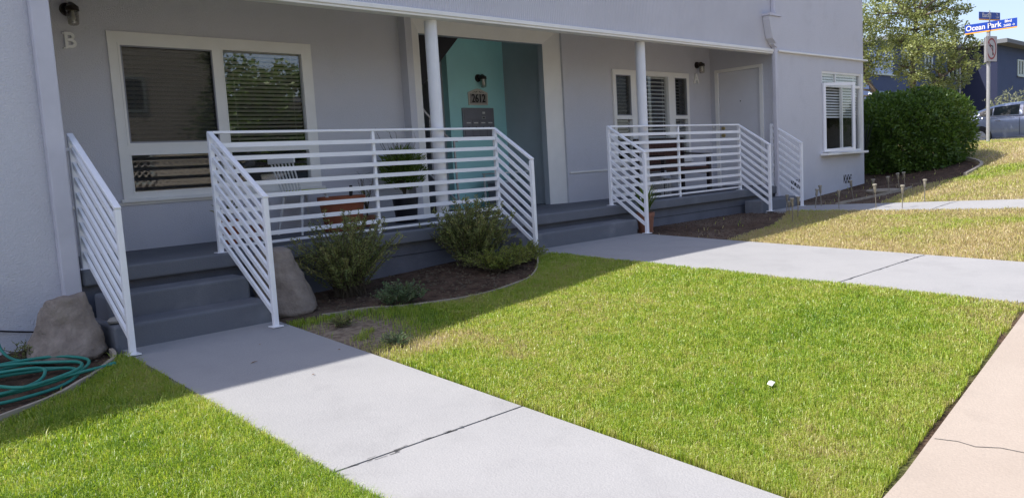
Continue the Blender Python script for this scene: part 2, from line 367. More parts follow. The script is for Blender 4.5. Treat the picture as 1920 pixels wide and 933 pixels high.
def lawnmask(X, Y):
    X = np.asarray(X, float); Y = np.asarray(Y, float); m_ = np.ones(X.shape)
    for a, b in WALKS: m_[(X > a-.01) & (X < b+.01)] = 0
    rag = .05*fbm(X, Y, 9, 41)
    m_[Y < swY(X)-.01+rag] = 0
    for a, b in WALKS: m_[(X > a-.005-rag*.6) & (X < b+.005+rag*.6)] = 0
    m_[(X <= -1.12) & ~below(BEDL, X, Y)] = 0
    m_[(X > .11) & (X < 3.45) & ~below(BED1, X, Y)] = 0
    q = (X > 5.45) & (X < 8.82); edge = np.interp(X, [5.45, 5.9, 7.0, 8.0, 8.82], [-1.75, -1.72, -1.55, -1.2, -.85])+.22*(fbm(X, Y, 2.5, 3)-.5)
    m_[q & (Y > edge)] = .003
    q = (X >= 9.95) & (X < 16.8); e2 = np.interp(X, [9.95, 10.6, 11.4, 12.2, 13.6, 15, 16, 16.8], [-1.75, -1.72, -1.60, -1.55, -1.95, -1.80, -1.3, -.3])
    m_[q & (Y > e2)] = .008
    m_[(X > 16.8) & (Y > 1.5)] *= .5
    return m_
def drymask(X, Y):
    d = np.zeros(np.shape(X)); n1 = fbm(X, Y, .9, 8)
    q = (X > 5.45) & (X < 8.82); d = np.where(q, np.clip((n1-.22)*3.0, 0, 1)*np.interp(Y, [-5.2, -4.4, -2.6, -1.6], [.45, 1, 1, .7]), d)
    d = np.where(X > 9.9, np.clip(.25+(n1-.38)*1.8, 0, 1), d); d = np.where(X > 15, np.clip(.5+(n1-.45)*1.6, 0, 1), d)
    q = (X > .1) & (X < 3.45); d = np.where(q, np.clip((fbm(X, Y, 1.3, 21)-.62)*1.6, 0, .3)+np.exp(-((X-.55)**2/.12+(Y+2.25)**2/.04))*.8, d)
    return np.clip(d, 0, 1)
def sandmask(X, Y):
    a = np.exp(-(((X-.34)/.58)**2+((Y+1.52)/.80)**2)**2)*np.clip((fbm(X, Y, 3.0, 5)-.12)*4.5, 0, 1)
    b = np.where((X > 5.5) & (X < 8.8) & (Y > -2), np.clip((fbm(X, Y, 1.6, 9)-.42)*1.4, 0, .4), 0)
    c = np.where((X > 9.9) & (X < 13) & (Y > -2), np.clip((fbm(X, Y, 1.6, 9)-.3)*1.3, 0, .5), 0)
    return np.clip(a+b+c, 0, 1)
gx = np.concatenate([[-400,-150,-60,-25,-12], np.arange(-7, 21.01, .12), [22,24,25.4], [25.5, 33.5, 33.6, 36, 45, 60, 100, 200, 500]])
gy = np.concatenate([[-400,-150,-60,-30,-17.3,-17.2,-9.3,-9.2], np.arange(-9, 3.01, .12), [4,6,10,20,50,150,500]])
GX, GY = np.meshgrid(gx, gy, indexing='ij')
GZ = gz(GX, GY)-.022+.012*(fbm(GX, GY, 3, 2)-.5)*((GX > -7) & (GX < 21))
GZ = np.where((GY > -17.25) & (GY < -9.25), GZ-.35, GZ); GZ = np.where((GX > 25.45) & (GX < 33.55), GZ-.45, GZ)
for a, b in WALKS: GZ = np.where((GX > a-.02) & (GX < b+.02), GZ-.05, GZ)
GZ = np.where(GY < swY(GX)-.1, GZ-.05, GZ)
GZ = np.where((GX > -30) & (GX < 13.45) & (GY > .15), GZ-.6, GZ)
nx, ny = GX.shape; ii = np.arange(nx*ny).reshape(nx, ny)
q4 = np.stack([ii[:-1,:-1], ii[1:,:-1], ii[1:,1:], ii[:-1,1:]], -1).reshape(-1, 4)
me = bpy.data.meshes.new('ground'); me.from_pydata(np.stack([GX, GY, GZ], -1).reshape(-1, 3).tolist(), [], q4.tolist())
LM = lawnmask(GX, GY)
for nm, arr in (('lawn', np.clip(LM, 0, 1)), ('dry', drymask(GX, GY)*(LM > .02)), ('sand', sandmask(GX, GY))):
    a = me.attributes.new(nm, 'FLOAT', 'POINT'); a.data.foreach_set('value', arr.astype(np.float32).ravel())
for p in me.polygons: p.use_smooth = True
me.materials.append(M['ground']); go = bpy.data.objects.new('ground', me); COL.objects.link(go); tag(go, kind='structure')

def slab(name, xs, ys, mt, parent, thick=.09, dz=0., jag=0.):
    """paving slab following the ground: xs=(x0,x1), ys=(y0,y1) with y0<y1"""
    nxs = max(2, int((xs[1]-xs[0])/.3)+1); nys = max(2, int((ys[1]-ys[0])/.3)+1); b = MB()
    X = np.linspace(*xs, nxs); Y = np.linspace(*ys, nys); top = [[(x_, y_, G(x_, y_)+dz) for y_ in Y] for x_ in X]
    V = [p for r in top for p in r]; F = [(i*nys+j, (i+1)*nys+j, (i+1)*nys+j+1, i*nys+j+1) for i in range(nxs-1) for j in range(nys-1)]
    b.add(V, F)
    ring = [top[i][0] for i in range(nxs)]+[top[-1][j] for j in range(1, nys)]+[top[i][-1] for i in range(nxs-2, -1, -1)]+[top[0][j] for j in range(nys-2, 0, -1)]
    low = [(p[0], p[1], p[2]-thick) for p in ring]; n = len(ring)
    b.add(ring+low, [(i, n+i, n+(i+1) % n, (i+1) % n) for i in range(n)])
    return b.build(name, mt, parent)
wk = thing('walkway', None, None, (-.5, -.9, -.57), kind='structure')
slab('slab', (-1.12, .11), (-3.655, -.60), 'walk', wk); slab('slab', (-1.12, .11), (-5.54, -3.669), 'walk', wk)
wk = thing('walkway', None, None, (4.45, -.5, -.37), kind='structure')
slab('slab', (3.45, 5.45), (-3.99, -.30), 'walk', wk); slab('slab', (3.45, 5.45), (-5.33, -4.005), 'walk', wk)
wk = thing('walkway', None, None, (9.4, -.5, -.36), kind='structure')
slab('slab', (8.82, 9.95), (-2.9, -.30), 'walk', wk); slab('slab', (8.82, 9.95), (-5.25, -2.915), 'walk', wk)
# joint filler: dark cracked mortar recessed in the gaps
for x0, x1, y in ((-1.12, .11, -3.662), (3.45, 5.45, -3.9975), (8.82, 9.95, -2.9075)):
    b = MB()
    for i in range(24):
        a = x0+(x1-x0)*i/24; c = x0+(x1-x0)*(i+1)/24; h = G(a, y)-.012+random.uniform(-.006, .006); wd = .009
        b.box(a, c-.0005, y-wd, y+wd, h-.05, h)
    for i in range(34):
        a = random.uniform(x0+.02, x1-.1); l = random.uniform(.02, .09); o1 = random.gauss(0, .012); o2 = o1+random.gauss(0, .006); wd = random.uniform(.001, .003)
        b.quad((a, y+o1-wd, G(a, y)+.0012), (a+l, y+o2-wd, G(a+l, y)+.0012), (a+l, y+o2+wd, G(a+l, y)+.0012), (a, y+o1+wd, G(a, y)+.0012))
    tag(b.build('walkway_joint', 'asphalt'), kind='structure')
sw = thing('sidewalk', None, None, (1, -6.4, -.85), kind='structure')
# sidewalk cut to the slightly angled lawn edge
def swslab(x0, x1, cr=False):
    b = MB(); nxs = 8; X = np.linspace(x0, x1, nxs); T = np.linspace(0, 1, 7)
    top = [[(x_, (-8.2)*(1-t)+(float(swY(x_))-.02)*t, G(x_, (-8.2)*(1-t)+float(swY(x_))*t)+.004) for t in T] for x_ in X]
    V = [p for r in top for p in r]; b.add(V, [(i*7+j, (i+1)*7+j, (i+1)*7+j+1, i*7+j+1) for i in range(nxs-1) for j in range(6)])
    ring = [top[i][0] for i in range(nxs)]+[top[-1][j] for j in range(1, 7)]+[top[i][-1] for i in range(nxs-2, -1, -1)]+[top[0][j] for j in range(5, 0, -1)]
    n = len(ring); b.add(ring+[(p[0], p[1], p[2]-.1) for p in ring], [(i, n+i, n+(i+1) % n, (i+1) % n) for i in range(n)])
    return b.build('slab', 'sidewalk', sw)
edges = [-11, -9.2, -7.4, -5.6, -3.8, -2.6, -.75, 3.9, 5.7, 7.5, 9.3, 11.1, 12.9, 14.7, 16.5, 18.3, 20.1, 22, 24]
for a, b_ in zip(edges[:-1], edges[1:]): swslab(a+.006, b_-.006)
# hairline crack across the sidewalk slab
ck = MB(); pts = [(1.00, -5.57), (1.03, -5.66), (1.02, -5.74), (1.07, -5.83), (1.08, -5.93), (1.14, -6.05), (1.13, -6.3), (1.2, -6.7)]
for (a, c), (d, e) in zip(pts[:-1], pts[1:]):
    w1 = random.uniform(.002, .004); ck.quad((a-w1, c, G(a, c)+.0065), (a+w1, c, G(a, c)+.0065), (d+w1, e, G(d, e)+.0065), (d-w1, e, G(d, e)+.0065))
tag(ck.build('sidewalk_crack', 'asphalt'), kind='structure')
# roads: street behind the camera, cross street with the parked car
b = MB()
for x0, x1 in zip(np.arange(-60, 60, 4), np.arange(-56, 64, 4)):
    z0, z1 = G(x0, -7)-.16, G(x1, -7)-.16; b.quad((x0,-17.1,z0),(x1,-17.1,z1),(x1,-9.35,z1),(x0,-9.35,z0))
tag(b.build('road', 'asphalt'), kind='structure')
b = MB()
for x0, x1 in zip(np.arange(-60, 24, 4), np.arange(-56, 28, 4)):
    z0, z1 = G(x0, -7), G(min(x1, 24), -7); x1 = min(x1, 24.)
    b.add([(x0,-9.35,z0-.3),(x1,-9.35,z1-.3),(x1,-9.2,z1-.3),(x0,-9.2,z0-.3),(x0,-9.35,z0-.01),(x1,-9.35,z1-.01),(x1,-9.2,z1-.01),(x0,-9.2,z0-.01)],
          [(4,5,6,7),(0,1,5,4),(2,3,7,6),(0,4,7,3),(1,2,6,5)])
tag(b.build('kerb', 'kerb'), kind='structure')
tag(MB().box(25.7, 33.3, -9.3, 120, .15, .31).build('cross_road', 'asphalt'), kind='structure')
tag(MB().box(25.5, 25.66, -9.3, 120, .15, .47).build('kerb', 'kerb'), kind='structure')
tag(MB().box(33.34, 33.5, -9.3, 120, .15, .46).build('kerb', 'kerb'), kind='structure')

# ------------------------------------------------------------------ apartment building
W1, W2, FY, SOF = 1.40, 1.25, -.06, 3.0
ROOF = 5.15
bld = thing('apartment_building', 'two storey lilac grey stucco apartment building with recessed porch and aqua entry', 'building', (4, 1, -.5))
# window B opening and wall
MB().wall(-3.2, 3.26, -.02, SOF, W1, W1+.16, [(-.27, 1.81, .55, 2.08)]).build('porch_wall', 'stucco_in', bld)
MB().wall(5.98, 10.2, -.02, SOF, W2, W2+.16, [(7.16, 9.19, .56, 1.99)]).build('porch_wall', 'stucco_in', bld)
# left block
MB().box(-14, -1.17, FY, 9, -.9, 2.30).build('wall', 'stucco', bld)
# right block with window opening and hollow room behind
HB = (11.66, 13.42, .50, 2.02)
MB().wall(9.965, 13.5, -.6, 2.29, FY, FY+.15, [HB]).build('wall', 'stucco', bld)
MB().box(13.35, 13.5, FY+.152, 9, -.6, 2.29).build('wall', 'stucco', bld)
# return wall of right block with door (faces -X)
b = MB(); X0 = 9.965
def xwall(b, x, y0, y1, z0, z1, holes, d=.12):
    ys = sorted({y0, y1, *[h[0] for h in holes], *[h[1] for h in holes]}); zs = sorted({z0, z1, *[h[2] for h in holes], *[h[3] for h in holes]})
    for i in range(len(ys)-1):
        for j in range(len(zs)-1):
            cy, cz = (ys[i]+ys[i+1])/2, (zs[j]+zs[j+1])/2
            if any(h[0] < cy < h[1] and h[2] < cz < h[3] for h in holes): continue
            b.quad((x,ys[i+1],zs[j]),(x,ys[i],zs[j]),(x,ys[i],zs[j+1]),(x,ys[i+1],zs[j+1]))
    for a, c, e, f in holes:
        b.quad((x,a,e),(x+d,a,e),(x+d,a,f),(x,a,f)); b.quad((x+d,c,e),(x,c,e),(x,c,f),(x+d,c,f)); b.quad((x+d,a,f),(x+d,c,f),(x,c,f),(x,a,f))
    return b
xwall(b, X0, FY+.1505, W2+.01, -.6, SOF, [(.26, 1.09, 0, 2.06)]).build('return_wall', 'stucco_in', bld)
dr = MB().box(X0+.045, X0+.09, .262, 1.088, .01, 2.058).build('door', 'door', bld)
b = MB(); b.box(X0-.018, X0+.02, .20, .262, 0, 2.11); b.box(X0-.018, X0+.02, 1.088, 1.15, 0, 2.11); b.box(X0-.0185, X0+.0205, .262, 1.088, 2.058, 2.11)
b.build('door_frame', 'trim', dr)
for z, r in ((.93, .03), (1.06, .026)):
    MB().tube([(X0+.046, 1.02, z), (X0+.03, 1.02, z), (X0+.02, 1.02, z), (X0-.005, 1.02, z)], [r*1.1, r*1.1, r*.5, r], 14).build('door_knob' if r == .03 else 'deadbolt', 'brass', dr, True)
MB().tube([(X0+.046, .67, 1.52), (X0+.04, .67, 1.52)], .011, 10).build('peephole', 'black', dr)
MB().box(X0-.01, X0+.0, 1.19, 1.22, 1.08, 1.13).build('doorbell', 'letter', dr)
# upper storey
b = MB().box(-14, 9.80, FY, FY+.10, 2.31, ROOF); b.build('upper_wall', 'fluted', bld)
MB().box(9.802, 13.5, FY, FY+.099, 2.31, ROOF).build('upper_wall', 'stucco', bld)
MB().box(13.38, 13.4995, FY+.1005, 9, 2.31, ROOF).build('upper_wall', 'stucco', bld)
MB().box(-14, 13.37, 8.9, 9, -.5, ROOF).build('rear_wall', 'stucco', bld)
MB().box(-14.0, -13.9, FY+.101, 8.9, 2.31, ROOF).build('upper_wall', 'stucco', bld)
MB().box(-14.05, 13.55, FY-.03, 9.05, ROOF+.001, ROOF+.05).build('roof', 'roof', bld)
b = MB(); b.box(-1.17, 9.86, FY-.045, FY+.10, 2.262, 2.3085); b.box(-1.17, 9.86, FY-.03, FY+.099, 2.236, 2.2615)
b.build('eave_trim', 'trim', bld, bevel=.006)
MB().box(9.97, 13.62, FY-.05, FY+.1, 2.275, 2.3085).build('belt_trim', 'trim', bld, bevel=.006)
MB().box(-1.168, 9.96, FY+.165, W1+3.3, SOF+.002, SOF+.05).build('soffit', 'stucco_in', bld)
MB().box(-1.168, 9.96, FY+.1005, FY+.16, 2.25, SOF+.05).build('beam', 'stucco_in', bld)
# moulding band along the porch wall and band below window B
MB().box(-1.6, 3.14, W1-.018, W1, .445, .475).build('wall_band', 'trim', bld, bevel=.005)
MB().box(6.02, 7.12, W2-.018, W2, .440, .466).build('wall_band', 'trim', bld, bevel=.005)
# porch slab and foundation
b = MB(); b.box(-1.16, 9.96, -.10, W1+.02, -.13, 0)
b.build('porch_slab', 'porch', bld, bevel=.018, seg=3)
MB().box(-1.15, 9.95, -.02, .3, -.9, -.131).build('foundation_wall', 'found', bld)
MB().box(.06, 9.94, -.026, -.0205, -.262, -.256).build('foundation_crack', 'dark', bld)
# window helper
def window(name, wall_y, outer, panes, mtf='trim', casing=.02, sill=True):
    x0, x1, z0, z1 = outer; wn = thing(name, None, None, (x0, wall_y, z0)); del_ = wn
    wn.parent = bld; wn.location = Vector((x0, wall_y, z0))-ROOT[bld.name]
    b = MB(); xs = sorted({x0, x1, *[p[0] for p in panes], *[p[1] for p in panes]}); zs = sorted({z0, z1, *[p[2] for p in panes], *[p[3] for p in panes]})
    for i in range(len(xs)-1):
        j = 0
        while j < len(zs)-1:
            cx = (xs[i]+xs[i+1])/2
            inside = lambda k: any(p[0] < cx < p[1] and p[2] < (zs[k]+zs[k+1])/2 < p[3] for p in panes)
            if inside(j): j += 1; continue
            k = j
            while k+1 < len(zs)-1 and not inside(k+1): k += 1
            b.box(xs[i], xs[i+1], wall_y-casing, wall_y+.07, zs[j], zs[k+1]); j = k+1
    b.build('frame', mtf, wn)
    for p in panes:
        e = .022; s = MB(); y0, y1 = wall_y-casing-.006, wall_y+.03
        if len(p) > 4 and p[4] == 'fixed': e = .012
        s.box(p[0], p[1], y0, y1, p[2], p[2]+e); s.box(p[0], p[1], y0, y1, p[3]-e, p[3]); s.box(p[0], p[0]+e, y0+.001, y1, p[2]+e, p[3]-e); s.box(p[1]-e, p[1], y0+.001, y1, p[2]+e, p[3]-e)
        s.build('sash', mtf, wn)
        MB().box(p[0]+e, p[1]-e, wall_y+.012, wall_y+.015, p[2]+e, p[3]-e).build('pane', 'glass' if wall_y > 1.3 else 'glass2', wn)
        if len(p) > 4 and p[4] == 'screen':
            MB().quad((p[0]+e, wall_y-.004, p[2]+e), (p[1]-e, wall_y-.004, p[2]+e), (p[1]-e, wall_y-.004, p[3]-e), (p[0]+e, wall_y-.004, p[3]-e)).build('insect_screen', 'screen', wn)
            q = MB(); t = .014; y0 = wall_y-casing-.0045; 
            q.box(p[0]+e, p[1]-e, y0, y0+.012, p[2]+e, p[2]+e+t); q.box(p[0]+e, p[1]-e, y0, y0+.012, p[3]-e-t, p[3]-e)
            q.box(p[0]+e, p[0]+e+t, y0+.001, y0+.012, p[2]+e+t, p[3]-e-t); q.box(p[1]-e-t, p[1]-e, y0+.001, y0+.012, p[2]+e+t, p[3]-e-t)
            q.build('screen_frame', 'mail', wn)
    if sill: MB().box(x0-.03, x1+.03, wall_y-.05, wall_y-.0205, z0-.022, z0+.012).build('sill', mtf, wn, bevel=.004)
    return wn
window('window', W1, (-.325, 1.865, .495, 2.13), [(-.238, .717, 1.030, 2.022, 'screen'), (.80, 1.747, 1.026, 2.022, 'fixed'), (-.228, .717, .562, .945, 'fixed'), (.80, 1.747, .562, .945, 'fixed')])
window('window', W2, (7.115, 9.235, .525, 2.04), [(7.16, 7.585, 1.285, 1.975, 'screen'), (7.16, 7.585, .58, 1.262, 'fixed'), (7.70, 8.62, .58, 1.975, 'fixed'), (8.775, 9.175, 1.285, 1.975, 'screen'), (8.775, 9.175, .58, 1.262, 'fixed')], casing=.03)
wc = thing('window', None, None, (11.6, FY, .48)); wc.parent = bld; wc.location = Vector((11.6, FY, .48))-ROOT[bld.name]
b = MB(); y0, y1 = FY+.01, FY+.06
b.box(11.662, 11.70, y0, y1, .50, 2.02); b.box(13.36, 13.418, y0-.03, y1, .50, 2.02); b.box(11.70, 13.36, y0, y1, 1.985, 2.02); b.box(11.70, 13.36, y0, y1, 1.735, 1.785); b.box(11.70, 13.36, y0, y1, .50, .54)
b.box(12.25, 12.285, y0+.002, y1-.002, 1.785, 1.985); b.box(12.52, 12.56, y0+.002, y1-.002, .54, 1.735)
b.build('frame', 'trim', wc)
MB().box(12.56, 13.36, FY+.03, FY+.034, .54, 1.735).build('pane', 'glass2', wc); MB().box(11.70, 12.25, FY+.03, FY+.034, 1.785, 1.985).build('pane', 'glass2', wc); MB().box(12.285, 13.36, FY+.03, FY+.034, 1.785, 1.985).build('pane', 'glass2', wc)
MB().box(11.55, 13.34, FY-.16, FY-.001, .452, .496).build('sill', 'trim', wc, bevel=.006)
# open casement sash, hinged at its left side and swung outwards
a = R_(-22); ca, sa = math.cos(a), math.sin(a); hx, hy = 11.67, FY-.012
def cs(l0, l1, t0, t1, z0, z1, b):
    P = [(hx+l*ca-t*sa, hy+l*sa+t*ca, z) for z in (z0, z1) for l, t in ((l0, t0), (l1, t0), (l1, t1), (l0, t1))]
    b.add(P, [(0,3,2,1),(4,5,6,7),(0,1,5,4),(1,2,6,5),(2,3,7,6),(3,0,4,7)])
b = MB(); wL = .76; cs(0, .055, -.02, .02, .52, 1.80, b); cs(wL-.055, wL, -.02, .02, .52, 1.80, b); cs(.055, wL-.055, -.02, .02, .52, .575, b); cs(.055, wL-.055, -.02, .02, 1.745, 1.80, b)
b.build('open_casement', 'rail', wc)
b = MB(); cs(.055, wL-.055, -.003, .001, .575, 1.745, b); b.build('pane', 'glass2', wc)
MB().beam((11.70, FY+.04, .56), (12.30, FY-.25, .585), .03, .012).build('stay_arm', 'rail', wc)
# rooms behind the windows
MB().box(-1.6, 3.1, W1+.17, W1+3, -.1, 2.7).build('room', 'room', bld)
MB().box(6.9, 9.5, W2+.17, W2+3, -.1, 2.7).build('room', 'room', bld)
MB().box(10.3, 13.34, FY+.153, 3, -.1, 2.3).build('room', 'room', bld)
# flip nothing: room boxes are closed; open the side facing the window
for o in bld.children:
    if o.name.startswith('room'):
        bm = bmesh.new(); bm.from_mesh(o.data); bm.faces.ensure_lookup_table()
        bmesh.ops.delete(bm, geom=[f for f in bm.faces if f.normal.y < -.9], context='FACES_ONLY'); bm.to_mesh(o.data); bm.free()
def blind(label, x0, x1, z0, z1, y, pitch, mt, tilt=40, ladder=True):
    t = thing('window_blind', label, 'blind', ((x0+x1)/2, y, z0)); me_ = None; n = int((z1-z0)/pitch)
    MB().box(x0, x1, y-.02, y+.02, z1, z1+.03).build('head_rail', mt, t)
    for k in range(n):
        z = z1-.02-pitch*k
        if me_ is None:
            d = .028 if mt == 'slat' else .02; c, s_ = math.cos(R_(tilt)), math.sin(R_(tilt)); b = MB(); x = (x1-x0)/2
            b.add([(-x,-d*c,-d*s_),(x,-d*c,-d*s_),(x,0,.003),(-x,0,.003),(x,d*c,d*s_),(-x,d*c,d*s_)], [(0,1,2,3),(3,2,4,5)])
            o = b.build('slat', mt); me_ = o.data
        else:
            o = bpy.data.objects.new('slat', me_); COL.objects.link(o)
        o.parent = t; o.location = (0, 0, z-z0)
    b = MB()
    for fx in (.12, .88): MB().box(x0+(x1-x0)*fx-.002, x0+(x1-x0)*fx+.002, y-.034, y-.032, z0, z1).build('ladder_cord', mt, t)
    return t
blind('dark taupe blind behind the screened upper left pane beside the letter B', -.22, .70, 1.05, 2.0, W1+.06, .043, 'slat_d', -42)
blind('blind behind the upper right pane above the white spindle chair', .82, 1.73, 1.05, 2.0, W1+.06, .043, 'slat_d', -36)
blind('wide white blind in the middle pane behind the right porch column', 7.72, 8.60, .62, 1.96, W2+.05, .066, 'slat', 30)
blind('narrow brown blind left of the right porch column', 7.17, 7.58, .62, 1.96, W2+.05, .055, 'slat_d', 40)
blind('narrow brown blind beside the wall lamp over the letter A', 8.79, 9.17, .62, 1.96, W2+.05, .055, 'slat_d', 40)
blind('white blind behind the open casement window next to the hedge', 11.7, 13.35, 1.12, 1.98, FY+.085, .052, 'slat', 42)
# entrance: splayed white surround, recess, stairwell
b = MB(); yo, yi = W1-.12, W1-.03; ox0, ox1, oz = 3.23, 5.995, 2.59; ix0, ix1, iz = 3.42, 5.69, 2.36
b.quad((ox0,yo,0),(ix0,yi,0),(ix0,yi,iz),(ox0,yo,oz)); b.quad((ix1,yi,0),(ox1,yo,0),(ox1,yo,oz),(ix1,yi,iz)); b.quad((ox0,yo,oz),(ix0,yi,iz),(ix1,yi,iz),(ox1,yo,oz))
b.build('entry_surround', 'trim', bld)
MB().box(ox0-.10, ox0-.001, W1-.142, W1+.02, 0, SOF).build('entry_pilaster', 'stucco_in', bld)
MB().box(ox1+.001, ox1+.035, W1-.145, W1+.02, 0, SOF-.002).build('entry_edge_trim', 'trim', bld)
MB().box(ix1+.001, 5.8495, yi+.002, yi+.1, 0, iz+.3).build('entry_jamb', 'recess', bld)
MB().box(ix0-.2, ix0-.001, yi+.002, yi+.12, 0, iz+.3).build('entry_jamb', 'recess', bld)
MB().box(ix0-.0005, ix1+.0005, yi+.002, yi+.1, iz+.0005, SOF-.001).build('entry_lintel', 'recess', bld)
MB().box(ox0-.0005, ox1+.0005, yo, yi, oz+.001, SOF-.001).build('entry_head', 'stucco_in', bld)
YB = 2.40
MB().box(4.70, 5.85, YB, YB+.12, -.02, 2.9).build('entry_back_wall', 'aqua', bld)
MB().box(5.85, 5.97, yi+.031, YB+.12, -.02, 2.9).build('entry_side_wall', 'recess', bld)
MB().box(3.24, 6.0, W1+.071, YB+1.6, 2.70, 2.80).build('entry_ceiling', 'aqua', bld)
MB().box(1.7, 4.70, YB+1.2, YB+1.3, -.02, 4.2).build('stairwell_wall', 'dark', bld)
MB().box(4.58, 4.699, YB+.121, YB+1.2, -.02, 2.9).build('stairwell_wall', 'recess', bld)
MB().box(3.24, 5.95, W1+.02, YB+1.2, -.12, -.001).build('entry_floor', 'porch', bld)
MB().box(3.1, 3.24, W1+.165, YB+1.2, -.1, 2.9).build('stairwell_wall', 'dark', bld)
MB().prism([(4.62, 2.70), (3.25, 1.35), (3.25, 2.70)], (0, W1+.25, 0), (1,0,0), (0,0,1), (0, 2.0, 0)).build('stair_soffit', 'dark', bld)  # near-black colour paints in the shadow under the upper flight
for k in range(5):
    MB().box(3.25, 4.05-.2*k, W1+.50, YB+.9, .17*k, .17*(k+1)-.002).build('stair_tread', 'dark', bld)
hr = thing('stair_handrail', 'thin grey metal handrail on the dark stairs inside the entry', 'handrail', (4.10, 1.62, 0))
MB().tube([(4.12, 1.62, 0), (4.10, 1.62, 1.02)], .016, 8).build('newel', 'steel', hr); MB().tube([(4.16, 1.62, 1.00), (4.02, 1.62, 1.02), (3.34, 1.62, 1.66)], .02, 8).build('top_rail', 'steel', hr, True)
MB().tube([(4.08, 1.62, .18), (3.36, 1.62, .80)], .014, 8).build('bottom_rail', 'steel', hr)
for x_ in (3.9, 3.7, 3.5): MB().tube([(x_, 1.62, .18+(4.08-x_)*.86), (x_, 1.62, 1.02+(4.02-x_)*.94)], .008, 6).build('baluster', 'steel', hr)
# columns
for cx in (2.617, 6.36):
    b = MB(); b.lathe((cx, .10, 0), [(.07, 0), (.07, 2.236)], 28); c = b.build('column', 'column', bld, True)
    MB().lathe((cx, .10, 0), [(.085, .0), (.085, .02), (.071, .03)], 28).build('column_base', 'column', c, True)
# downspouts
b = MB(); b.box(-1.315, -1.185, FY-.085, FY-.004, -.52, 5.1); b.build('downspout', 'dspout', bld, bevel=.012)
b = MB(); b.box(-1.325, -1.175, FY-.09, FY-.002, -.20, -.185); b.build('downspout_strap', 'dspout', bld)
MB().box(-1.18, -1.165, FY-.001, FY+.12, -.5, 2.3).build('corner_board', 'dspout', bld)
b = MB(); b.box(9.80, 9.885, FY-.075, FY-.004, -.30, 2.46); b.build('downspout', 'dspout', bld, bevel=.01)
b = MB(); b.box(9.80, 9.875, FY-.07, FY-.004, 2.80, 5.1); b.build('downspout', 'dspout', bld, bevel=.01)
b = MB(); b.prism([(-.20, .36), (.17, .36), (.17, .30), (.10, -.0), (-.0, -.08), (-.11, .0), (-.20, .30)], (9.72, FY-.13, 2.47), (1,0,0), (0,0,1), (0,.126,0))
rh = b.build('rain_head', 'stucco', bld, bevel=.006)
MB().box(9.50, 9.91, FY-.15, FY-.003, 2.832, 2.868).build('rain_head_rim', 'dspout', rh)
MB().beam((9.72, FY-.05, 2.42), (9.85, FY-.05, 2.36), .08, .08).build('elbow', 'dspout', rh)
# crawl space vents
def vent(x0, x1, z0, z1):
    v_ = MB().box(x0, x1, FY-.004, FY+.02, z0, z1).build('vent', 'black', bld)
    b = MB(); n = 3
    for k in range(n):
        xa = x0+(x1-x0)*k/n; xb = x0+(x1-x0)*(k+1)/n
        b.beam((xa, FY-.012, z0), (xb, FY-.012, z1), .012, .012, (0,1,0)); b.beam((xb, FY-.014, z0), (xa, FY-.014, z1), .012, .012, (0,1,0))
    b.build('grille', 'stucco', v_)
vent(12.53, 12.90, -.115, .045); vent(10.40, 10.76, -.10, .06)
# hose bib
b = MB(); b.tube([(-1.80, FY, -.06), (-1.80, FY-.10, -.06), (-1.80, FY-.13, -.11)], .014, 8); b.build('hose_bib', 'brass', bld, True)

# ------------------------------------------------------------------ steps
def steps(label, x0, x1, treads, loc):
    t = thing('concrete_steps', label, 'steps', loc)
    for y0, z0, z1, e0, e1 in treads:
        MB().box(x0-e0, x1+e1, y0, -.101, z0, z1).build('step', 'porch', t, bevel=.022, seg=3)
    return t
steps('dark grey painted concrete steps with three risers between the two left railings', -1.10, .05, [(-.41, -.40, -.190, 0, .0), (-.73, -.75, -.378, .06, .04)], (-.5, -.73, -.57))
steps('wide grey concrete step in front of the aqua entry', 3.42, 5.44, [(-.44, -.55, -.185, .12, 0)], (4.4, -.44, -.37))
steps('narrow grey concrete step at the far right door of unit A', 8.72, 9.86, [(-.42, -.55, -.18, 0, .05)], (9.3, -.42, -.36))

# ------------------------------------------------------------------ railings
SP = .1165
def post(t, x, y, z0, z1, wd=.042, name='post'):
    MB().box(x-wd/2, x+wd/2, y-wd/2, y+wd/2, z0, z1).build(name, 'rail', t, bevel=.003, seg=1)
    if name == 'post': MB().box(x-wd/2-.025, x+wd/2+.025, y-wd/2-.025, y+wd/2+.025, z0-.002, z0+.006).build('base_plate', 'rail', t)
def stair_wing(t, x, yn, zt, zb, top=1.07):
    post(t, x, yn, zb, zt-.02)
    p0 = Vector((x, .012, top-.01)); p1 = Vector((x, yn-.02, zt-.012))
    MB().beam(p0, p1, .046, .026, (1,0,0)).build('top_rail', 'rail', t, bevel=.003, seg=1)
    for k in range(1, 9):
        MB().beam((x, -.018, top-.01-SP*k), (x, yn+.018, zt-.012-SP*k), .022, .036, (1,0,0)).build('bar', 'rail', t)
def front(t, x0, x1, mid):
    MB().box(x0+.02, x1-.02, -.022, .022, 1.046, 1.069).build('top_rail', 'rail', t, bevel=.003, seg=1)
    for k in range(1, 9): 
        z = 1.06-SP*k; MB().box(x0+.02, x1-.02, -.031, -.017, z-.02, z+.02).build('bar', 'rail', t)
    MB().box(x0+.02, x1-.02, -.015, .015, .035, .058).build('bottom_rail', 'rail', t)
    post(t, mid, 0, 0, 1.045, .032, 'mid_post')
t = thing('stair_railing', 'white metal stair railing next to the tan boulder and hose at far left', 'railing', (-1.11, -.5, -.5))
post(t, -1.11, 0, 0, 1.05); stair_wing(t, -1.11, -.925, .489, -.566)
MB().box(-1.165, -1.13, -.012, .012, .93, .955).build('wall_bracket', 'rail', t)
t = thing('porch_railing', 'long white metal railing around porch B with stair wings at both ends', 'railing', (1.7, 0, 0))
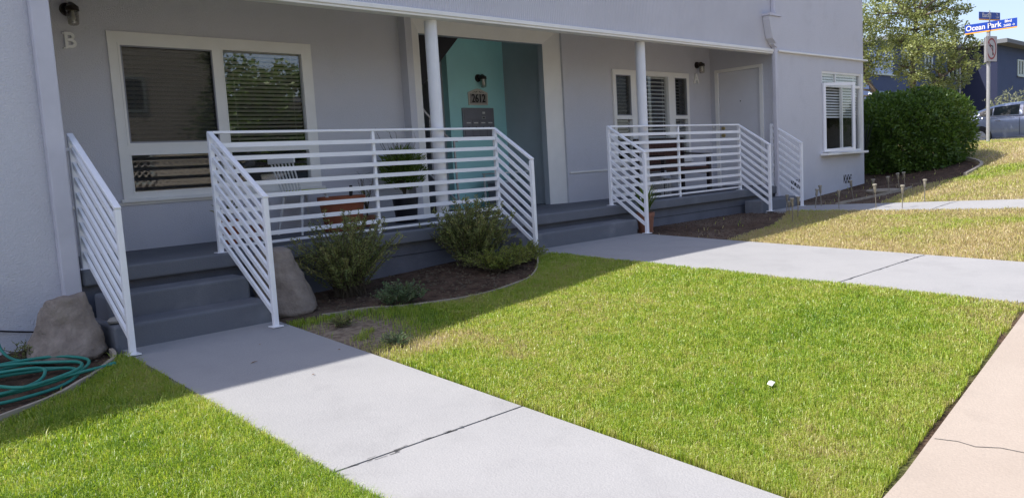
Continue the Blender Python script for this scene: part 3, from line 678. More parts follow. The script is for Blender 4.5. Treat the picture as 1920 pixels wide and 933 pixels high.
post(t, 0, 0, 0, 1.05); post(t, 3.38, 0, 0, 1.05); front(t, 0, 3.38, 1.69); stair_wing(t, 0, -.925, .489, -.566); stair_wing(t, 3.38, -.58, .681, -.367)
t = thing('porch_railing', 'white metal railing around porch A with the potted plant at its corner', 'railing', (7.1, 0, 0))
post(t, 5.455, 0, 0, 1.05); post(t, 8.78, 0, 0, 1.05); front(t, 5.455, 8.78, 7.07); stair_wing(t, 5.455, -.58, .689, -.368); stair_wing(t, 8.78, -.53, .709, -.350)
t = thing('stair_railing', 'white metal stair railing against the right block beside its downspout', 'railing', (9.85, -.3, -.2))
post(t, 9.85, -.0, 0, 1.05); 
post(t, 9.85, -.53, -.352, .689)
MB().beam((9.85, .012, 1.06), (9.85, -.55, .697), .046, .026, (1,0,0)).build('top_rail', 'rail', t)
for k in range(1, 9): MB().beam((9.85, -.018, 1.06-SP*k), (9.85, -.512, .697-SP*k), .02, .032, (1,0,0)).build('bar', 'rail', t)

# ------------------------------------------------------------------ wall lamps, letters, plaque, mailbox
def wall_lamp(label, x, y, z, s=1., lean=0.):
    t = thing('wall_lamp', label, 'lamp', (x, y, z))
    b = MB(); b.tube([(x, y, z), (x, y-.03*s, z)], [.062*s, .055*s], 20); b.build('back_plate', 'bronze', t, True)
    b = MB(); b.tube([(x, y-.02*s, z), (x+.02, y-.09*s, z+.01*s), (x+.02, y-.105*s, z-.005), (x+.02, y-.105*s, z-.03*s)], [.03*s, .045*s, .058*s, .058*s], 18); b.build('socket', 'bronze', t, True)
    c = (x+.02, y-.105*s, z-.16*s)
    MB().lathe(c, [(.03*s, 0), (.046*s, .012*s), (.05*s, .06*s), (.052*s, .128*s)], 20).build('glass_jar', 'jar', t, True)
    MB().lathe(c, [(.012*s, .04*s), (.024*s, .06*s), (.02*s, .09*s), (.012*s, .13*s)], 12).build('bulb', 'paper', t, True)
    return t
wall_lamp('bronze jar lamp on the wall above the letter B', -.645, W1, 2.30, 1.0)
wall_lamp('black jar lamp on the aqua wall over the 2612 plaque', 5.30, YB, 1.975, .95)
wall_lamp('dark jar lamp on the wall above the letter A', 9.53, W2, 2.20, .95)
def text_mesh(s, size, ext, loc, xdir, ydir, mt, parent, name, sx=1., bold=0.):
    cu = bpy.data.curves.new(name, 'FONT'); cu.body = s; cu.size = size; cu.extrude = ext; cu.offset = bold; cu.align_x = 'CENTER'; cu.align_y = 'CENTER'
    tmp = bpy.data.objects.new('tmp', cu); COL.objects.link(tmp); bpy.context.view_layer.update()
    me_ = bpy.data.meshes.new_from_object(tmp.evaluated_get(bpy.context.evaluated_depsgraph_get())); bpy.data.objects.remove(tmp)
    X = Vector(xdir).normalized(); Y = Vector(ydir).normalized(); Z = X.cross(Y); off = ROOT.get(parent.name, Vector()) if parent else Vector()
    mm = Matrix((X*sx, Y, Z)).transposed().to_4x4(); mm.translation = Vector(loc)-off; me_.transform(mm)
    o = bpy.data.objects.new(name, me_); COL.objects.link(o); me_.materials.append(M[mt])
    if parent: o.parent = parent; ROOT[o.name] = off
    return o
def letter(ch, x, y, z, h, label, boxes):
    t = thing('house_letter', label, 'letter', (x, y, z))
    text_mesh(ch, h*1.38, .012, (x, y-.016, z), (1,0,0), (0,0,1), 'letter', t, 'glyph', .95, .004)
    for x0, x1, z0, z1 in boxes: MB().box(x+x0*h, x+x1*h, y-.0275, y-.001, z+z0*h, z+z1*h).build('serif', 'letter', t)
letter('B', -.65, W1, 2.01, .145, 'white serif letter B on the wall left of the big window', [(-.42, -.15, .42, .5), (-.42, -.15, -.5, -.42)])
letter('A', 9.49, W2, 1.96, .165, 'white letter A on the wall beside the white door', [(-.52, -.22, -.5, -.44), (.20, .52, -.5, -.44)])
pq = thing('house_number_plaque', 'arched cream plaque reading 2612 on the aqua wall', 'plaque', (5.27, YB, 1.57))
pl = [(-.195, 0), (.195, 0), (.20, .19), (.13, .215), (.06, .24), (0, .25), (-.06, .24), (-.13, .215), (-.20, .19)]
MB().prism(pl, (5.27, YB-.02, 1.565), (1,0,0), (0,0,1), (0,.019,0)).build('plate', 'plaqueframe', pq, bevel=.004)
MB().box(5.27-.17, 5.27+.17, YB-.0235, YB-.0205, 1.585, 1.735).build('number_panel', 'plaque', pq)
text_mesh('2612', .175, .003, (5.27, YB-.027, 1.66), (1,0,0), (0,0,1), 'black', pq, 'numerals', .80, .002)
b = MB()
for k in range(-4, 5):
    if k: b.box(5.27+k*.026-.006, 5.27+k*.026+.008, YB-.0235, YB-.0205, 1.752+.004*(k % 2), 1.772-.003*abs(k)+.004*(k % 2))
b.build('scroll_ornament', 'bronze', pq)
mb = thing('mailbox_panel', 'grey metal mailbox panel with four name slots on the aqua wall', 'mailbox', (5.25, YB, 1.06))
MB().box(4.93, 5.565, YB-.03, YB, 1.04, 1.52).build('cabinet', 'mail', mb, bevel=.006)
for k in range(4):
    x0 = 4.955+k*.147; c = MB().box(x0, x0+.14, YB-.042, YB-.0305, 1.065, 1.335).build('mailbox_door', 'mail', mb, bevel=.003)
    MB().box(x0+.03, x0+.11, YB-.045, YB-.0425, 1.285, 1.30).build('name_slot', 'paper', c); MB().tube([(x0+.07, YB-.046, 1.23), (x0+.07, YB-.042, 1.23)], .008, 8).build('keyhole', 'black', c)
MB().box(4.955, 5.535, YB-.04, YB-.0305, 1.34, 1.495).build('upper_panel', 'mail', mb, bevel=.003)
MB().box(5.295, 5.375, YB-.045, YB-.0405, 1.35, 1.39).build('intercom_plate', 'steel', mb); MB().box(5.315, 5.365, YB-.045, YB-.0405, 1.43, 1.46).build('sticker', 'paper', mb)
MB().box(5.315, 5.355, YB-.048, YB-.0455, 1.364, 1.378).build('lock', 'black', mb)
# small table and box in the entry
t = thing('side_table', 'small white framed side table against the entry wall below the mailboxes', 'table', (5.45, 1.95, 0))
MB().box(5.05, 5.75, 1.80, 2.15, .50, .52).build('table_top', 'wwood', t)
for x_, y_ in ((5.07, 1.82), (5.73, 1.82), (5.07, 2.13), (5.73, 2.13)): MB().box(x_-.012, x_+.012, y_-.012, y_+.012, 0, .50).build('leg', 'wwood', t)
t = thing('storage_box', 'grey box standing under the white side table in the entry', 'box', (5.3, 1.97, 0))
MB().box(5.12, 5.48, 1.84, 2.12, 0, .36).build('body', 'mail', t, bevel=.01); MB().box(5.105, 5.495, 1.825, 2.135, .361, .40).build('lid', 'recess', t, bevel=.008)

# ------------------------------------------------------------------ furniture on the porch
def spindle_chair(x, y, ang):
    t = thing('spindle_chair', 'white wooden spindle back chair with a lime cushion on porch B', 'chair', (0,0,0))
    MB().prism([(-.19, -.20), (.20, -.22), (.20, .22), (-.19, .20)], (0,0,.43), (1,0,0), (0,1,0), (0,0,.028)).build('seat', 'wwood', t, bevel=.012)
    for sx, sy in ((-.15, -.15), (-.15, .15), (.16, -.17), (.16, .17)):
        MB().tube([(sx, sy, .43), (sx*1.55, sy*1.35, 0)], [.019, .012], 10).build('leg', 'wwood', t, True)
    for sy in (-.16, .16): MB().tube([(-.19, sy*1.15, .18), (.2, sy*1.2, .18)], .009, 8).build('stretcher', 'wwood', t)
    for k in range(7):
        yy = -.165+.055*k; MB().tube([(-.165, yy*.95, .455), (-.27, yy*1.12, .80)], .009, 8).build('spindle', 'wwood', t, True)
    MB().beam((-.272, -.225, .81), (-.272, .225, .81), .022, .06, (1,0,0)).build('crest_rail', 'wwood', t, bevel=.008)
    MB().box(-.12, .19, -.18, .18, .46, .485).build('cushion', 'yellow', t, bevel=.012)
    t.location = (x, y, 0); t.rotation_euler = (0, 0, ang); return t
spindle_chair(1.47, 1.10, R_(10))
def pot(label, x, y, z, r, h, mt, name='plant_pot', rim=True, group=None, soil=True):
    t = thing(name, label, 'pot', (x, y, z))
    pr = [(r*.70, 0), (r*.74, .01), (r*.92, h*.80)]+([(r*1.0, h*.80), (r*1.0, h), (r*.90, h), (r*.88, h*.9)] if rim else [(r, h), (r*.92, h), (r*.9, h*.9)])
    MB().lathe((x, y, z), pr, 28).build('pot_body', mt, t, True)
    if soil: MB().lathe((x, y, z), [(r*.87, h*.86), (r*.87, h*.905)], 24).build('potting_soil', 'stem', t)
    MB().lathe((x, y, z-.001), [(r*.80, 0), (r*.86, .02), (r*.82, .02)], 24).build('saucer', mt, t, True)
    return t
pot('large terracotta pot between the white chair and the black pot', 1.83, .92, .001, .27, .385, 'terra')
tr_ = thing('garden_trowel', 'dark trowel handle sticking out of the large terracotta pot', 'trowel', (1.95, .93, .33)); MB().tube([(1.95, .93, .31), (1.965, .93, .42), (1.97, .93, .50)], [.012, .022, .018], 8).build('handle', 'black', tr_, True); MB().box(1.935, 1.965, .925, .935, .25, .32).build('blade', 'steel', tr_)
pot('small terracotta pot on the porch floor behind the stair railing', .50, .92, .001, .12, .24, 'terra')
pot('small reddish pot further along the porch floor behind the left railing', .80, 1.0, .001, .09, .15, 'terra2')
pot('small brown bowl pot on the porch beside the black pot', 2.27, 1.1, .001, .10, .13, 'terra2')
pot('black nursery pot holding the bushy green plant by the entry', 2.80, 1.05, .001, .17, .34, 'blackpot', rim=False)
def grassy_plant(label, c, n, L, spread, mt, cat='plant', name='potted_plant', lw=.012, stems=5, bare=0):
    t = thing(name, label, cat, c); c = np.array(c)
    b = MB(); ps = []; ds = []; tn = []
    for k in range(stems):
        a = 2*math.pi*k/stems+random.random(); l = L*random.uniform(.6, 1.0); e = spread*random.uniform(.2, 1)
        P = [c+np.array([math.cos(a)*e*f**1.4, math.sin(a)*e*f**1.4, l*f]) for f in np.linspace(0, 1, 6)]; b.tube(P, [.007*(1-.8*f)+.001 for f in np.linspace(0, 1, 6)], 5)
    for k in range(bare):
        a = random.uniform(0, 6.28); l = L*random.uniform(1.05, 1.35); e = spread*random.uniform(.3, 1.2); P = [c+np.array([math.cos(a)*e*f**1.3, math.sin(a)*e*f**1.3, l*f]) for f in np.linspace(0, 1, 6)]
        b.tube(P, [.004*(1-.7*f)+.0007 for f in np.linspace(0, 1, 6)], 4)
        for q in range(4):
            p = P[3+q % 3]; b.tube([p, p+np.array([random.uniform(-.08, .08), random.uniform(-.08, .08), random.uniform(.02, .09)])], .0012, 4)
    b.build('stems', 'stem', t)
    u = rng.normal(size=(n, 3)); u = unit(u)*rng.random((n, 1))**.5; z = (u[:, 2]*.5+.5)
    pos = c+np.stack([u[:, 0]*spread, u[:, 1]*spread, L*(.12+.88*z)], 1)
    d = np.stack([u[:, 0]+rng.normal(size=n)*.5, u[:, 1]+rng.normal(size=n)*.5, rng.random(n)*1.3], 1)
    leaves('foliage', pos, d, .09*(.6+.8*rng.random(n)), lw, .25*z+.6*rng.random(n), mt, t); return t
grassy_plant('bushy narrow leaved green plant with bare twigs growing in the black pot', (2.80, 1.05, .30), 2600, .60, .27, 'potleaf', lw=.013, stems=9, bare=10)
grassy_plant('sparse twiggy seedling in the small brown bowl pot', (2.27, 1.1, .12), 24, .38, .12, 'shrub', stems=4, bare=7)
grassy_plant('tiny plant in the small terracotta pot behind the stair railing', (.50, .92, .22), 60, .16, .14, 'shrub', stems=4, bare=3)
# bench on porch A
t = thing('porch_bench', 'dark wooden bench with brown woven back on porch A', 'bench', (8.1, .8, 0))
for x_ in (7.42, 8.70):
    MB().box(x_-.03, x_+.03, .50, .56, 0, .60).build('leg', 'dwood', t); MB().box(x_-.03, x_+.03, 1.03, 1.09, 0, .92).build('leg', 'dwood', t)
    MB().add(*[[(x_-.035, .47, .60), (x_+.035, .47, .60), (x_+.035, 1.03, .64), (x_-.035, 1.03, .64), (x_-.035, .47, .625), (x_+.035, .47, .625), (x_+.035, 1.03, .665), (x_-.035, 1.03, .665)], [(0,3,2,1),(4,5,6,7),(0,1,5,4),(1,2,6,5),(2,3,7,6),(3,0,4,7)]]).build('armrest', 'dwood', t)
    MB().box(x_-.02, x_+.02, .561, 1.029, .30, .36).build('side_rail', 'dwood', t)
MB().box(7.451, 8.669, .51, 1.02, .39, .42).build('seat', 'wicker', t); MB().box(7.451, 8.669, .52, .55, .31, .389).build('apron', 'dwood', t)
MB().box(7.451, 8.669, 1.04, 1.08, .86, .92).build('top_rail', 'dwood', t); MB().box(7.451, 8.669, 1.04, 1.08, .45, .50).build('lower_rail', 'dwood', t)
for k in range(30):
    x_ = 7.47+k*.0405; MB().box(x_, x_+.03, 1.05, 1.07, .50, .86).build('back_slat', 'wicker', t)
t = thing('garden_lantern', 'small grey slatted lantern on porch A floor beside the bench', 'lantern', (7.32, .45, 0))
for k in range(8):
    a = k*math.pi/4; MB().tube([(7.28+.07*math.cos(a), .40+.07*math.sin(a), .02), (7.28+.07*math.cos(a), .40+.07*math.sin(a), .28)], .009, 6).build('bar', 'steel', t)
MB().lathe((7.28, .40, 0), [(.085, 0), (.085, .02)], 16).build('base', 'steel', t); MB().lathe((7.28, .40, .28), [(.09, 0), (.07, .04), (.02, .09), (.012, .12)], 16).build('cap', 'steel', t, True)
# pot with strap leaves at the corner of porch A
pot('terracotta pot on the ground at the corner of porch A railing', 5.72, -.36, G(5.72, -.36)-.02, .125, .27, 'terra2')
t = thing('strappy_plant', 'upright strap leaved green plant in the terracotta pot at porch A', 'plant', (5.72, -.36, -.14))
lv = MB()
for k in range(46):
    a = random.uniform(0, 6.28); l = random.uniform(.24, .50); e = random.uniform(.05, .24); wd = random.uniform(.012, .021)
    base = Vector((5.72+.04*math.cos(a), -.36+.04*math.sin(a), -.13)); s_ = Vector((-math.sin(a), math.cos(a), 0)); P = []
    for f in (0, .35, .7, 1): P.append((base+Vector((math.cos(a)*e*f**1.7, math.sin(a)*e*f**1.7, l*f-(.25*e*f**3))), wd*(1-f**2)+.0008))
    b = MB()
    for (p, w0), (q, w1) in zip(P[:-1], P[1:]): b.quad(p-s_*w0, p+s_*w0, q+s_*w1, q-s_*w1)
    o = b.build('leaf', 'potleaf', t); at_ = o.data.attributes.new('tone', 'FLOAT', 'POINT'); at_.data.foreach_set('value', np.full(len(o.data.vertices), random.uniform(.2, 1), dtype=np.float32))

# ------------------------------------------------------------------ boulders, hose, edging, small things
def boulder(label, c, sx, sy, h, rot, seed, lean=(0,0), flat=.6):
    bm = bmesh.new(); bmesh.ops.create_icosphere(bm, subdivisions=5, radius=1)
    for v in bm.verts:
        p = v.co.copy(); z = p.z*.5+.5
        k = (1-.62*z**1.6)/max(math.hypot(p.x, p.y), .25)*min(1, math.hypot(p.x, p.y)*1.55)
        x_ = p.x*k*sx; y_ = p.y*k*sy; zz = (min(1, z*1.12))*h
        n_ = mnoise.fractal(Vector((x_*3.2+seed, y_*3.2, zz*3.2)), .9, 2, 5)*.045+mnoise.noise(Vector((x_*1.6+seed, y_*1.6, zz*2)))*.06
        d = Vector((x_, y_, (zz-h*.4)*.6)).normalized(); v.co = Vector((x_+lean[0]*z, y_+lean[1]*z, zz))+d*n_
    me_ = bpy.data.meshes.new('boulder'); bm.to_mesh(me_); bm.free()
    for p in me_.polygons: p.use_smooth = True
    me_.materials.append(M['rock']); o = bpy.data.objects.new('boulder', me_); COL.objects.link(o); o.location = c; o.rotation_euler = (0, 0, rot); return tag(o, label, 'boulder')
boulder('tan artificial boulder against the left wall behind the coiled hose', (-1.42, -.52, -.60), .275, .22, .455, R_(-40), 3.1)
boulder('smooth grey boulder right of the left steps beside the shrub', (.33, -.42, -.60), .30, .22, .58, R_(-35), 8.4, (-.06, .02))
o = MB().lathe((0,0,0), [(.01, 0), (.06, .004), (.072, .022), (.05, .042), (.008, .048)], 16).build('pebble', 'pebble', None, True)
o.location = (-1.10, -.60, -.372); o.scale = (1, .75, 1); o.rotation_euler = (0,0,.5); tag(o, 'pale round pebble lying on the lowest left step', 'pebble')
ho = []
c0 = (-1.98, -1.02); 
for k in range(150):
    f = k/149; a = 2*math.pi*5.2*f+1.2; r = .42+.10*math.sin(a*.37+1)+.05*math.sin(a*1.7); cx = c0[0]+.06*math.sin(a*.21); cy = c0[1]+.05*math.cos(a*.33)
    x_ = cx+r*1.12*math.cos(a); y_ = cy+r*.70*math.sin(a); ho.append((x_, y_, G(x_, y_)+.0+.014+.055*f+.010*math.sin(a*2.3)))
x_, y_, z_ = ho[0]
start = [(-1.80, FY-.13, -.12), (-1.80, FY-.14, -.30), (-1.79, FY-.17, -.46), (-1.76, FY-.30, -.53), (-1.70, -.60, -.545)]
end = [(-1.95, -1.40, -.53), (-1.72, -1.32, -.545), (-1.50, -1.22, -.555), (-1.32, -1.13, -.565)]
hs = thing('garden_hose', 'coiled green garden hose on bare soil by the left wall', 'hose', (-1.95, -1.0, -.58))
def smoothpath(P, n=6):
    out = []; P = [Vector(p) for p in P]
    for i in range(len(P)-1):
        p0, p1, p2, p3 = P[max(i-1, 0)], P[i], P[i+1], P[min(i+2, len(P)-1)]
        for k in range(n):
            t = k/n; out.append(.5*((2*p1)+(p2-p0)*t+(2*p0-5*p1+4*p2-p3)*t*t+(3*p1-p0-3*p2+p3)*t**3))
    return out+[P[-1]]
MB().tube(smoothpath(start+ho[::3]+end, 5), .0108, 9).build('tubing', 'hose', hs, True)
MB().tube([(-1.345, -1.143, -.5645), (-1.29, -1.115, -.567)], .017, 10).build('coupling', 'hose', hs, True)
MB().tube([(-1.80, FY-.125, -.105), (-1.80, FY-.135, -.15)], .019, 10).build('coupling', 'brass', hs, True)
tag(MB().tube(smoothpath([(-1.80, FY-.02, -.36), (-1.62, FY-.03, -.40), (-1.42, FY-.03, -.44)], 4), .007, 6).build('cable', 'black'), 'thin black cable running along the left wall behind the boulder', 'cable')
def edging(label, pts, hgt=.05, th=.022, up_=.03):
    P = smoothpath([(p[0], p[1], G(*p)) for p in pts], 8); b = MB(); n = len(P); V = []
    for i, p in enumerate(P):
        d = (P[min(i+1, n-1)]-P[max(i-1, 0)]); s_ = Vector((-d.y, d.x, 0)).normalized()*th/2; z = G(p.x, p.y)+up_+.004*math.sin(i*.5)
        V += [(p.x-s_.x, p.y-s_.y, z-hgt), (p.x+s_.x, p.y+s_.y, z-hgt), (p.x+s_.x, p.y+s_.y, z), (p.x-s_.x, p.y-s_.y, z)]
    b.add(V, [(i*4+a, i*4+(a+1) % 4, (i+1)*4+(a+1) % 4, (i+1)*4+a) for i in range(n-1) for a in range(4)]+[(0,1,2,3), tuple(range(n*4-4, n*4))[::-1]])
    return tag(b.build('bed_edging', 'edging'), label, 'edging')
edging('tan edging strip around the soil bed with the hose', BEDL, .06, .026, .035)
edging('curved tan edging strip around the shrub bed under porch B', BED1[1:-1], .05, .016, .018)
edging('pale edging strip curving round the big hedge bush', BEDH[2:], .07, .06, .045)
edging('straight edging strip in the bare soil below the right block', [(9.98, -1.05), (10.6, -1.2), (11.4, -1.42), (12.1, -1.48)], .05, .02, .02)
# mulch chips and clods in the beds
def clods(name, n, xr, yr, test, mt, size, label, cat):
    b = MB(); k = 0
    while k < n:
        x_, y_ = random.uniform(*xr), random.uniform(*yr)
        if not test(x_, y_): continue
        k += 1; s_ = size*random.uniform(.4, 1.5); z = G(x_, y_)-.02; a = random.random()*3; 
        P = [(x_+s_*math.cos(a+i*2.1)*random.uniform(.6, 1.2), y_+s_*math.sin(a+i*2.1)*random.uniform(.6, 1.2), z) for i in range(3)]
        b.add(P+[(x_, y_, z+s_*random.uniform(.4, .9))], [(0,1,3),(1,2,3),(2,0,3)])
    return tag(b.build(name, mt), label, cat, kind='stuff')
clods('mulch_clods', 900, (.15, 3.4), (-1.55, -.05), lambda x_, y_: not bool(below(BED1, x_, y_)), 'stem', .018, 'dark mulch crumbs scattered over the shrub bed', 'mulch')
clods('soil_clods', 1500, (5.5, 8.8), (-1.9, -.05), lambda x_, y_: y_ > -1.7+.3*(x_-5.5)*.8, 'clod', .016, 'brown soil crumbs over the bare bed under porch A', 'soil')
clods('soil_clods', 500, (-3.2, -1.2), (-2.0, -.1), lambda x_, y_: not bool(below(BEDL, x_, y_)), 'stem', .014, 'dark soil crumbs around the coiled hose', 'soil')
clods('soil_clods', 900, (10, 15), (-1.8, -.1), lambda x_, y_: True, 'clod', .018, 'brown soil crumbs along the base of the right block', 'soil')
sd_ = MB().lathe((0,0,0), [(.28, -.03), (.29, .0), (.26, .022), (.1, .026)], 26).build('stepping_stone', 'stonedisc', None, True); sd_.location = (11.75, -1.12, G(11.75, -1.12)); tag(sd_, 'round stepping stone in the bare soil below the open casement', 'stone')
pp = MB().add([(0,0,.0), (.07,.01,.012), (.09,.035,.0), (.05,.05,.02), (.01,.045,.006), (.045,.025,.026)], [(0,1,5),(1,2,5),(2,3,5),(3,4,5),(4,0,5)]).build('paper_scrap', 'paper'); pp.scale = (.75, .75, .8); pp.location = (1.10, -4.68, G(1.1, -4.68)+.03); tag(pp, 'white crumpled paper scrap lying on the central lawn', 'litter')
lf = MB().add([(0,0,0), (.02,.012,.006), (.05,0,.002), (.02,-.012,.008)], [(0,1,2),(0,2,3)]).build('dry_leaf', 'leafdry')
LFS = [(-.62, -1.75, .3, 'twig like dry leaf on the left walkway in the shade'), (-.35, -1.35, 1.2, 'dry leaf on the left walkway nearest the steps'), (.0, -1.9, 2.0, 'dry leaf at the right edge of the left walkway'), (-.45, -2.28, .1, 'dry leaf just outside the shadow on the left walkway'), (4.5, -1.0, .8, 'dry leaf on the middle walkway below the entry step'), (1.9, -1.75, 2.6, 'pinkish dry leaf on the grass at the shadow edge'), (2.0, -.9, .4, 'pale dry leaf lying in the shrub bed')]
for k, (x_, y_, a, lb) in enumerate(LFS):
    o = lf if k == 0 else lf.copy()
    if k: COL.objects.link(o)
    o.location = (x_, y_, G(x_, y_)+(.006 if k < 5 else .03)); o.rotation_euler = (0, 0, a); o.scale = (1.5, .4, 1) if k == 0 else (.55, .5, .7); tag(o, lb, 'leaf')

# ------------------------------------------------------------------ solar path lights
def solar():
    t = thing('solar_path_light', '', 'path light', (0,0,0))
    MB().tube([(0,0,-.06), (0,0,.22)], .009, 8).build('stake', 'solarmetal', t); MB().lathe((0,0,.20), [(.018, 0), (.024, .015), (.026, .05)], 14).build('collar', 'solarmetal', t, True)
    MB().lathe((0,0,.25), [(.024, 0), (.03, .04)], 14).build('lens', 'lens', t, True); MB().lathe((0,0,.29), [(.03, 0), (.04, .004), (.041, .018), (.03, .025)], 16).build('cap', 'solarcap', t, True); return t
SOL = [(8.67,-.86,.30,.05,'leaning solar path light just right of the porch A newel post'), (8.09,-1.2,.24,0,'leftmost of the clustered solar lights on the bare soil edge'), (7.36,-1.63,.36,-.03,'foremost solar path light on the bare soil in front of porch A'), (7.88,-1.44,.33,.04,'solar path light just behind the foremost one'),
       (9.28,-1.03,.34,.12,'solar path light close to the far right railing newel'), (9.71,-.93,.38,-.05,'dark topped solar path light against the right block wall base'), (9.11,-1.49,.32,0,'short dark solar path light at the grass edge of the far walkway'), (10.68,-1.04,.36,-.15,'tilted solar path light in the soil under the casement window'),
       (11.37,-1.1,.28,0,'solar path light in front of the stepping stone'), (9.09,-2.06,.40,-.06,'tall solar path light at the shadow edge of the lawn by the walkway'), (11.43,-1.35,.31,-.1,'first solar light of the row of three on the edging strip'), (11.78,-1.39,.33,-.12,'middle solar light of the row of three on the edging strip'),
       (11.99,-1.41,.32,-.1,'last solar light of the row of three nearest the hedge'), (9.04,-2.45,.37,.02,'sunlit solar path light in front of the far walkway'), (9.97,-2.43,.38,.03,'solar path light standing behind the far walkway in the sun')]
s0 = solar()
for k, (x_, y_, h, tl, lb) in enumerate(SOL):
    o = s0 if k == 0 else copy_tree(s0); o.location = (x_, y_, G(x_, y_)-.01); o.scale = (.75, .75, h*.93/.315); o.rotation_euler = (tl*.5, tl, 0); tag(o, lb, 'path light', 'solar path lights along the right beds')

# ------------------------------------------------------------------ planting
def stem_shrub(name, label, c, h, spread, nst, nlf, llen, lw, mt, lean=(0,0), up_bias=.6):
    t = thing(name, label, 'shrub', c); C = np.array(c); b = MB(); pos = []; ds = []; tn = []
    for k in range(nst):
        a = random.uniform(0, 2*math.pi); e = spread*math.sqrt(random.random()); l = h*random.uniform(.55, 1)*(1-.35*(e/spread)**2); bx, by = random.uniform(-.08, .08)*spread/.3, random.uniform(-.06, .06)*spread/.3
        wob = random.uniform(-.05, .05); P = []
        for f in np.linspace(0, 1, 6):
            P.append(C+np.array([bx+(math.cos(a)*e+lean[0])*f**1.15+wob*math.sin(f*5), by+(math.sin(a)*e+lean[1])*f**1.15+wob*math.cos(f*4), l*(f**.92)]))
        b.tube(P, [.0045*(1-.75*f)+.0006 for f in np.linspace(0, 1, 6)], 4, False)
        tone0 = random.random()
        for q in range(nlf):
            f = random.uniform(.12, 1)**.8; i = min(int(f*5), 4); p = P[i]+(P[i+1]-P[i])*(f*5-i); d = (P[i+1]-P[i]); d = d/np.linalg.norm(d)
            rd = rng.normal(size=3); rd -= d*rd.dot(d); rd /= np.linalg.norm(rd); pos.append(p); ds.append(d*up_bias+rd*.8); tn.append(.45*tone0+.35*random.random()+.2*(1-f))
    b.build('stems', 'stem', t); n = len(pos)
    leaves('foliage', np.array(pos), np.array(ds), llen*(.6+.8*rng.random(n)), lw, np.array(tn), mt, t); return t
stem_shrub('rosemary_shrub', 'bushy dark green shrub beside the grey boulder in front of the railing', (1.02, -.40, G(1.02, -.40)-.02), .84, .47, 190, 75, .034, .010, 'shrub')
stem_shrub('rosemary_shrub', 'bushy dark green shrub in front of the right end of the long railing', (2.55, -.42, G(2.55, -.42)-.02), .79, .47, 190, 70, .036, .013, 'shrub')
stem_shrub('sage_plant', 'low bluish green plant at the curved edging of the shrub bed', (1.08, -1.12, G(1.08, -1.12)-.02), .24, .26, 90, 40, .022, .012, 'sage')
stem_shrub('ground_cover_plant', 'low yellow green spreading plant below the right shrub', (2.55, -.86, G(2.55, -.86)-.02), .27, .42, 170, 55, .018, .010, 'cover')
stem_shrub('ground_cover_plant', 'low yellow green mound at the corner of the entry step', (2.98, -.78, G(2.98, -.78)-.02), .25, .28, 110, 50, .018, .010, 'cover')
stem_shrub('weed_tuft', 'small dark weed tuft on the sandy patch beside the left walkway', (.40, -1.28, G(.40, -1.28)-.02), .10, .12, 30, 25, .02, .006, 'shrub')
stem_shrub('weed_tuft', 'dark weed against the left wall behind the hose', (-1.66, -.42, G(-1.66, -.42)-.02), .20, .14, 18, 18, .03, .007, 'shrub')
stem_shrub('weed_tuft', 'grey green weed tuft on the sunlit corner of the left walkway', (.36, -2.10, G(.36, -2.1)-.02), .11, .10, 30, 20, .04, .005, 'sage')

# hedge bush: leaves over a lumpy ellipsoid-box volume
def leafy_mass(name, c, rad, n, llen, lw, mt, parent, lump=.18, p=3.2, tonef=None, shell=.45, seed=0, flat=.0):
    u = unit(rng.normal(size=(n, 3))); k = (np.abs(u)**p).sum(1)**(-1/p); s = 1+lump*(fbm(u[:, 0]*2+u[:, 2]*1.3+seed, u[:, 1]*2-u[:, 2]*.9, 1.7, seed)-.5)*2
    r = k*s*(1-shell*rng.random(n)**2.2); pos = np.array(c)+u*r[:, None]*np.array(rad)
    d = u*.7+rng.normal(size=(n, 3))*.7; d[:, 2] += .3
    tone = (.25+.35*rng.random(n)+.35*(fbm(pos[:, 0]+pos[:, 2], pos[:, 1]-pos[:, 2]*.7, 3, seed+3)-.2)) if tonef is None else tonef(pos)
    return leaves(name, pos, d, llen*(.6+.8*rng.random(n)), lw*(.7+.6*rng.random(n)), tone, mt, parent, .15)
hg = thing('hedge_bush', 'large dense clipped green bush at the right corner of the building', 'bush', (15.5, -.2, G(15.5, -.2)))
leafy_mass('foliage', (15.70, -.17, .74), (1.30, 1.04, .92), 36000, .078, .042, 'hedge', hg, .17, 3.2, seed=4)
b = MB()
for k in range(14):
    a = random.uniform(0, 6.28); r = random.uniform(.1, .5); e = random.uniform(.4, 1.0)
    b.tube([(15.45+r*math.cos(a), -.05+r*math.sin(a), -.15), (15.45+r*1.4*math.cos(a), -.05+r*1.3*math.sin(a), .4), (15.45+e*math.cos(a), -.05+e*math.sin(a), 1.2)], [.03, .02, .006], 6)
b.build('branches', 'bark', hg)
ag = thing('yucca_plant', 'dark spiky yucca squeezed between the casement window and the hedge', 'plant', (14.15, .35, -.1))
for k in range(46):
    a = random.uniform(0, 6.28); l = random.uniform(.9, 1.55); e = random.uniform(.10, .55); wd = random.uniform(.018, .03); s_ = Vector((-math.sin(a), math.cos(a), 0)); base = Vector((14.15, .3, -.12)); P = []
    for f in (0, .25, .55, .8, 1): P.append((base+Vector((math.cos(a)*e*f**1.3, math.sin(a)*e*f**1.3, l*f-.25*e*f**3)), wd*(.6+1.6*f*(1-f))*(1-f**3)+.001))
    b = MB()
    for (p, w0), (q, w1) in zip(P[:-1], P[1:]): b.quad(p-s_*w0, p+s_*w0, q+s_*w1, q-s_*w1)
    o = b.build('leaf', 'agave', ag); at_ = o.data.attributes.new('tone', 'FLOAT', 'POINT'); at_.data.foreach_set('value', np.full(len(o.data.vertices), random.random(), dtype=np.float32))

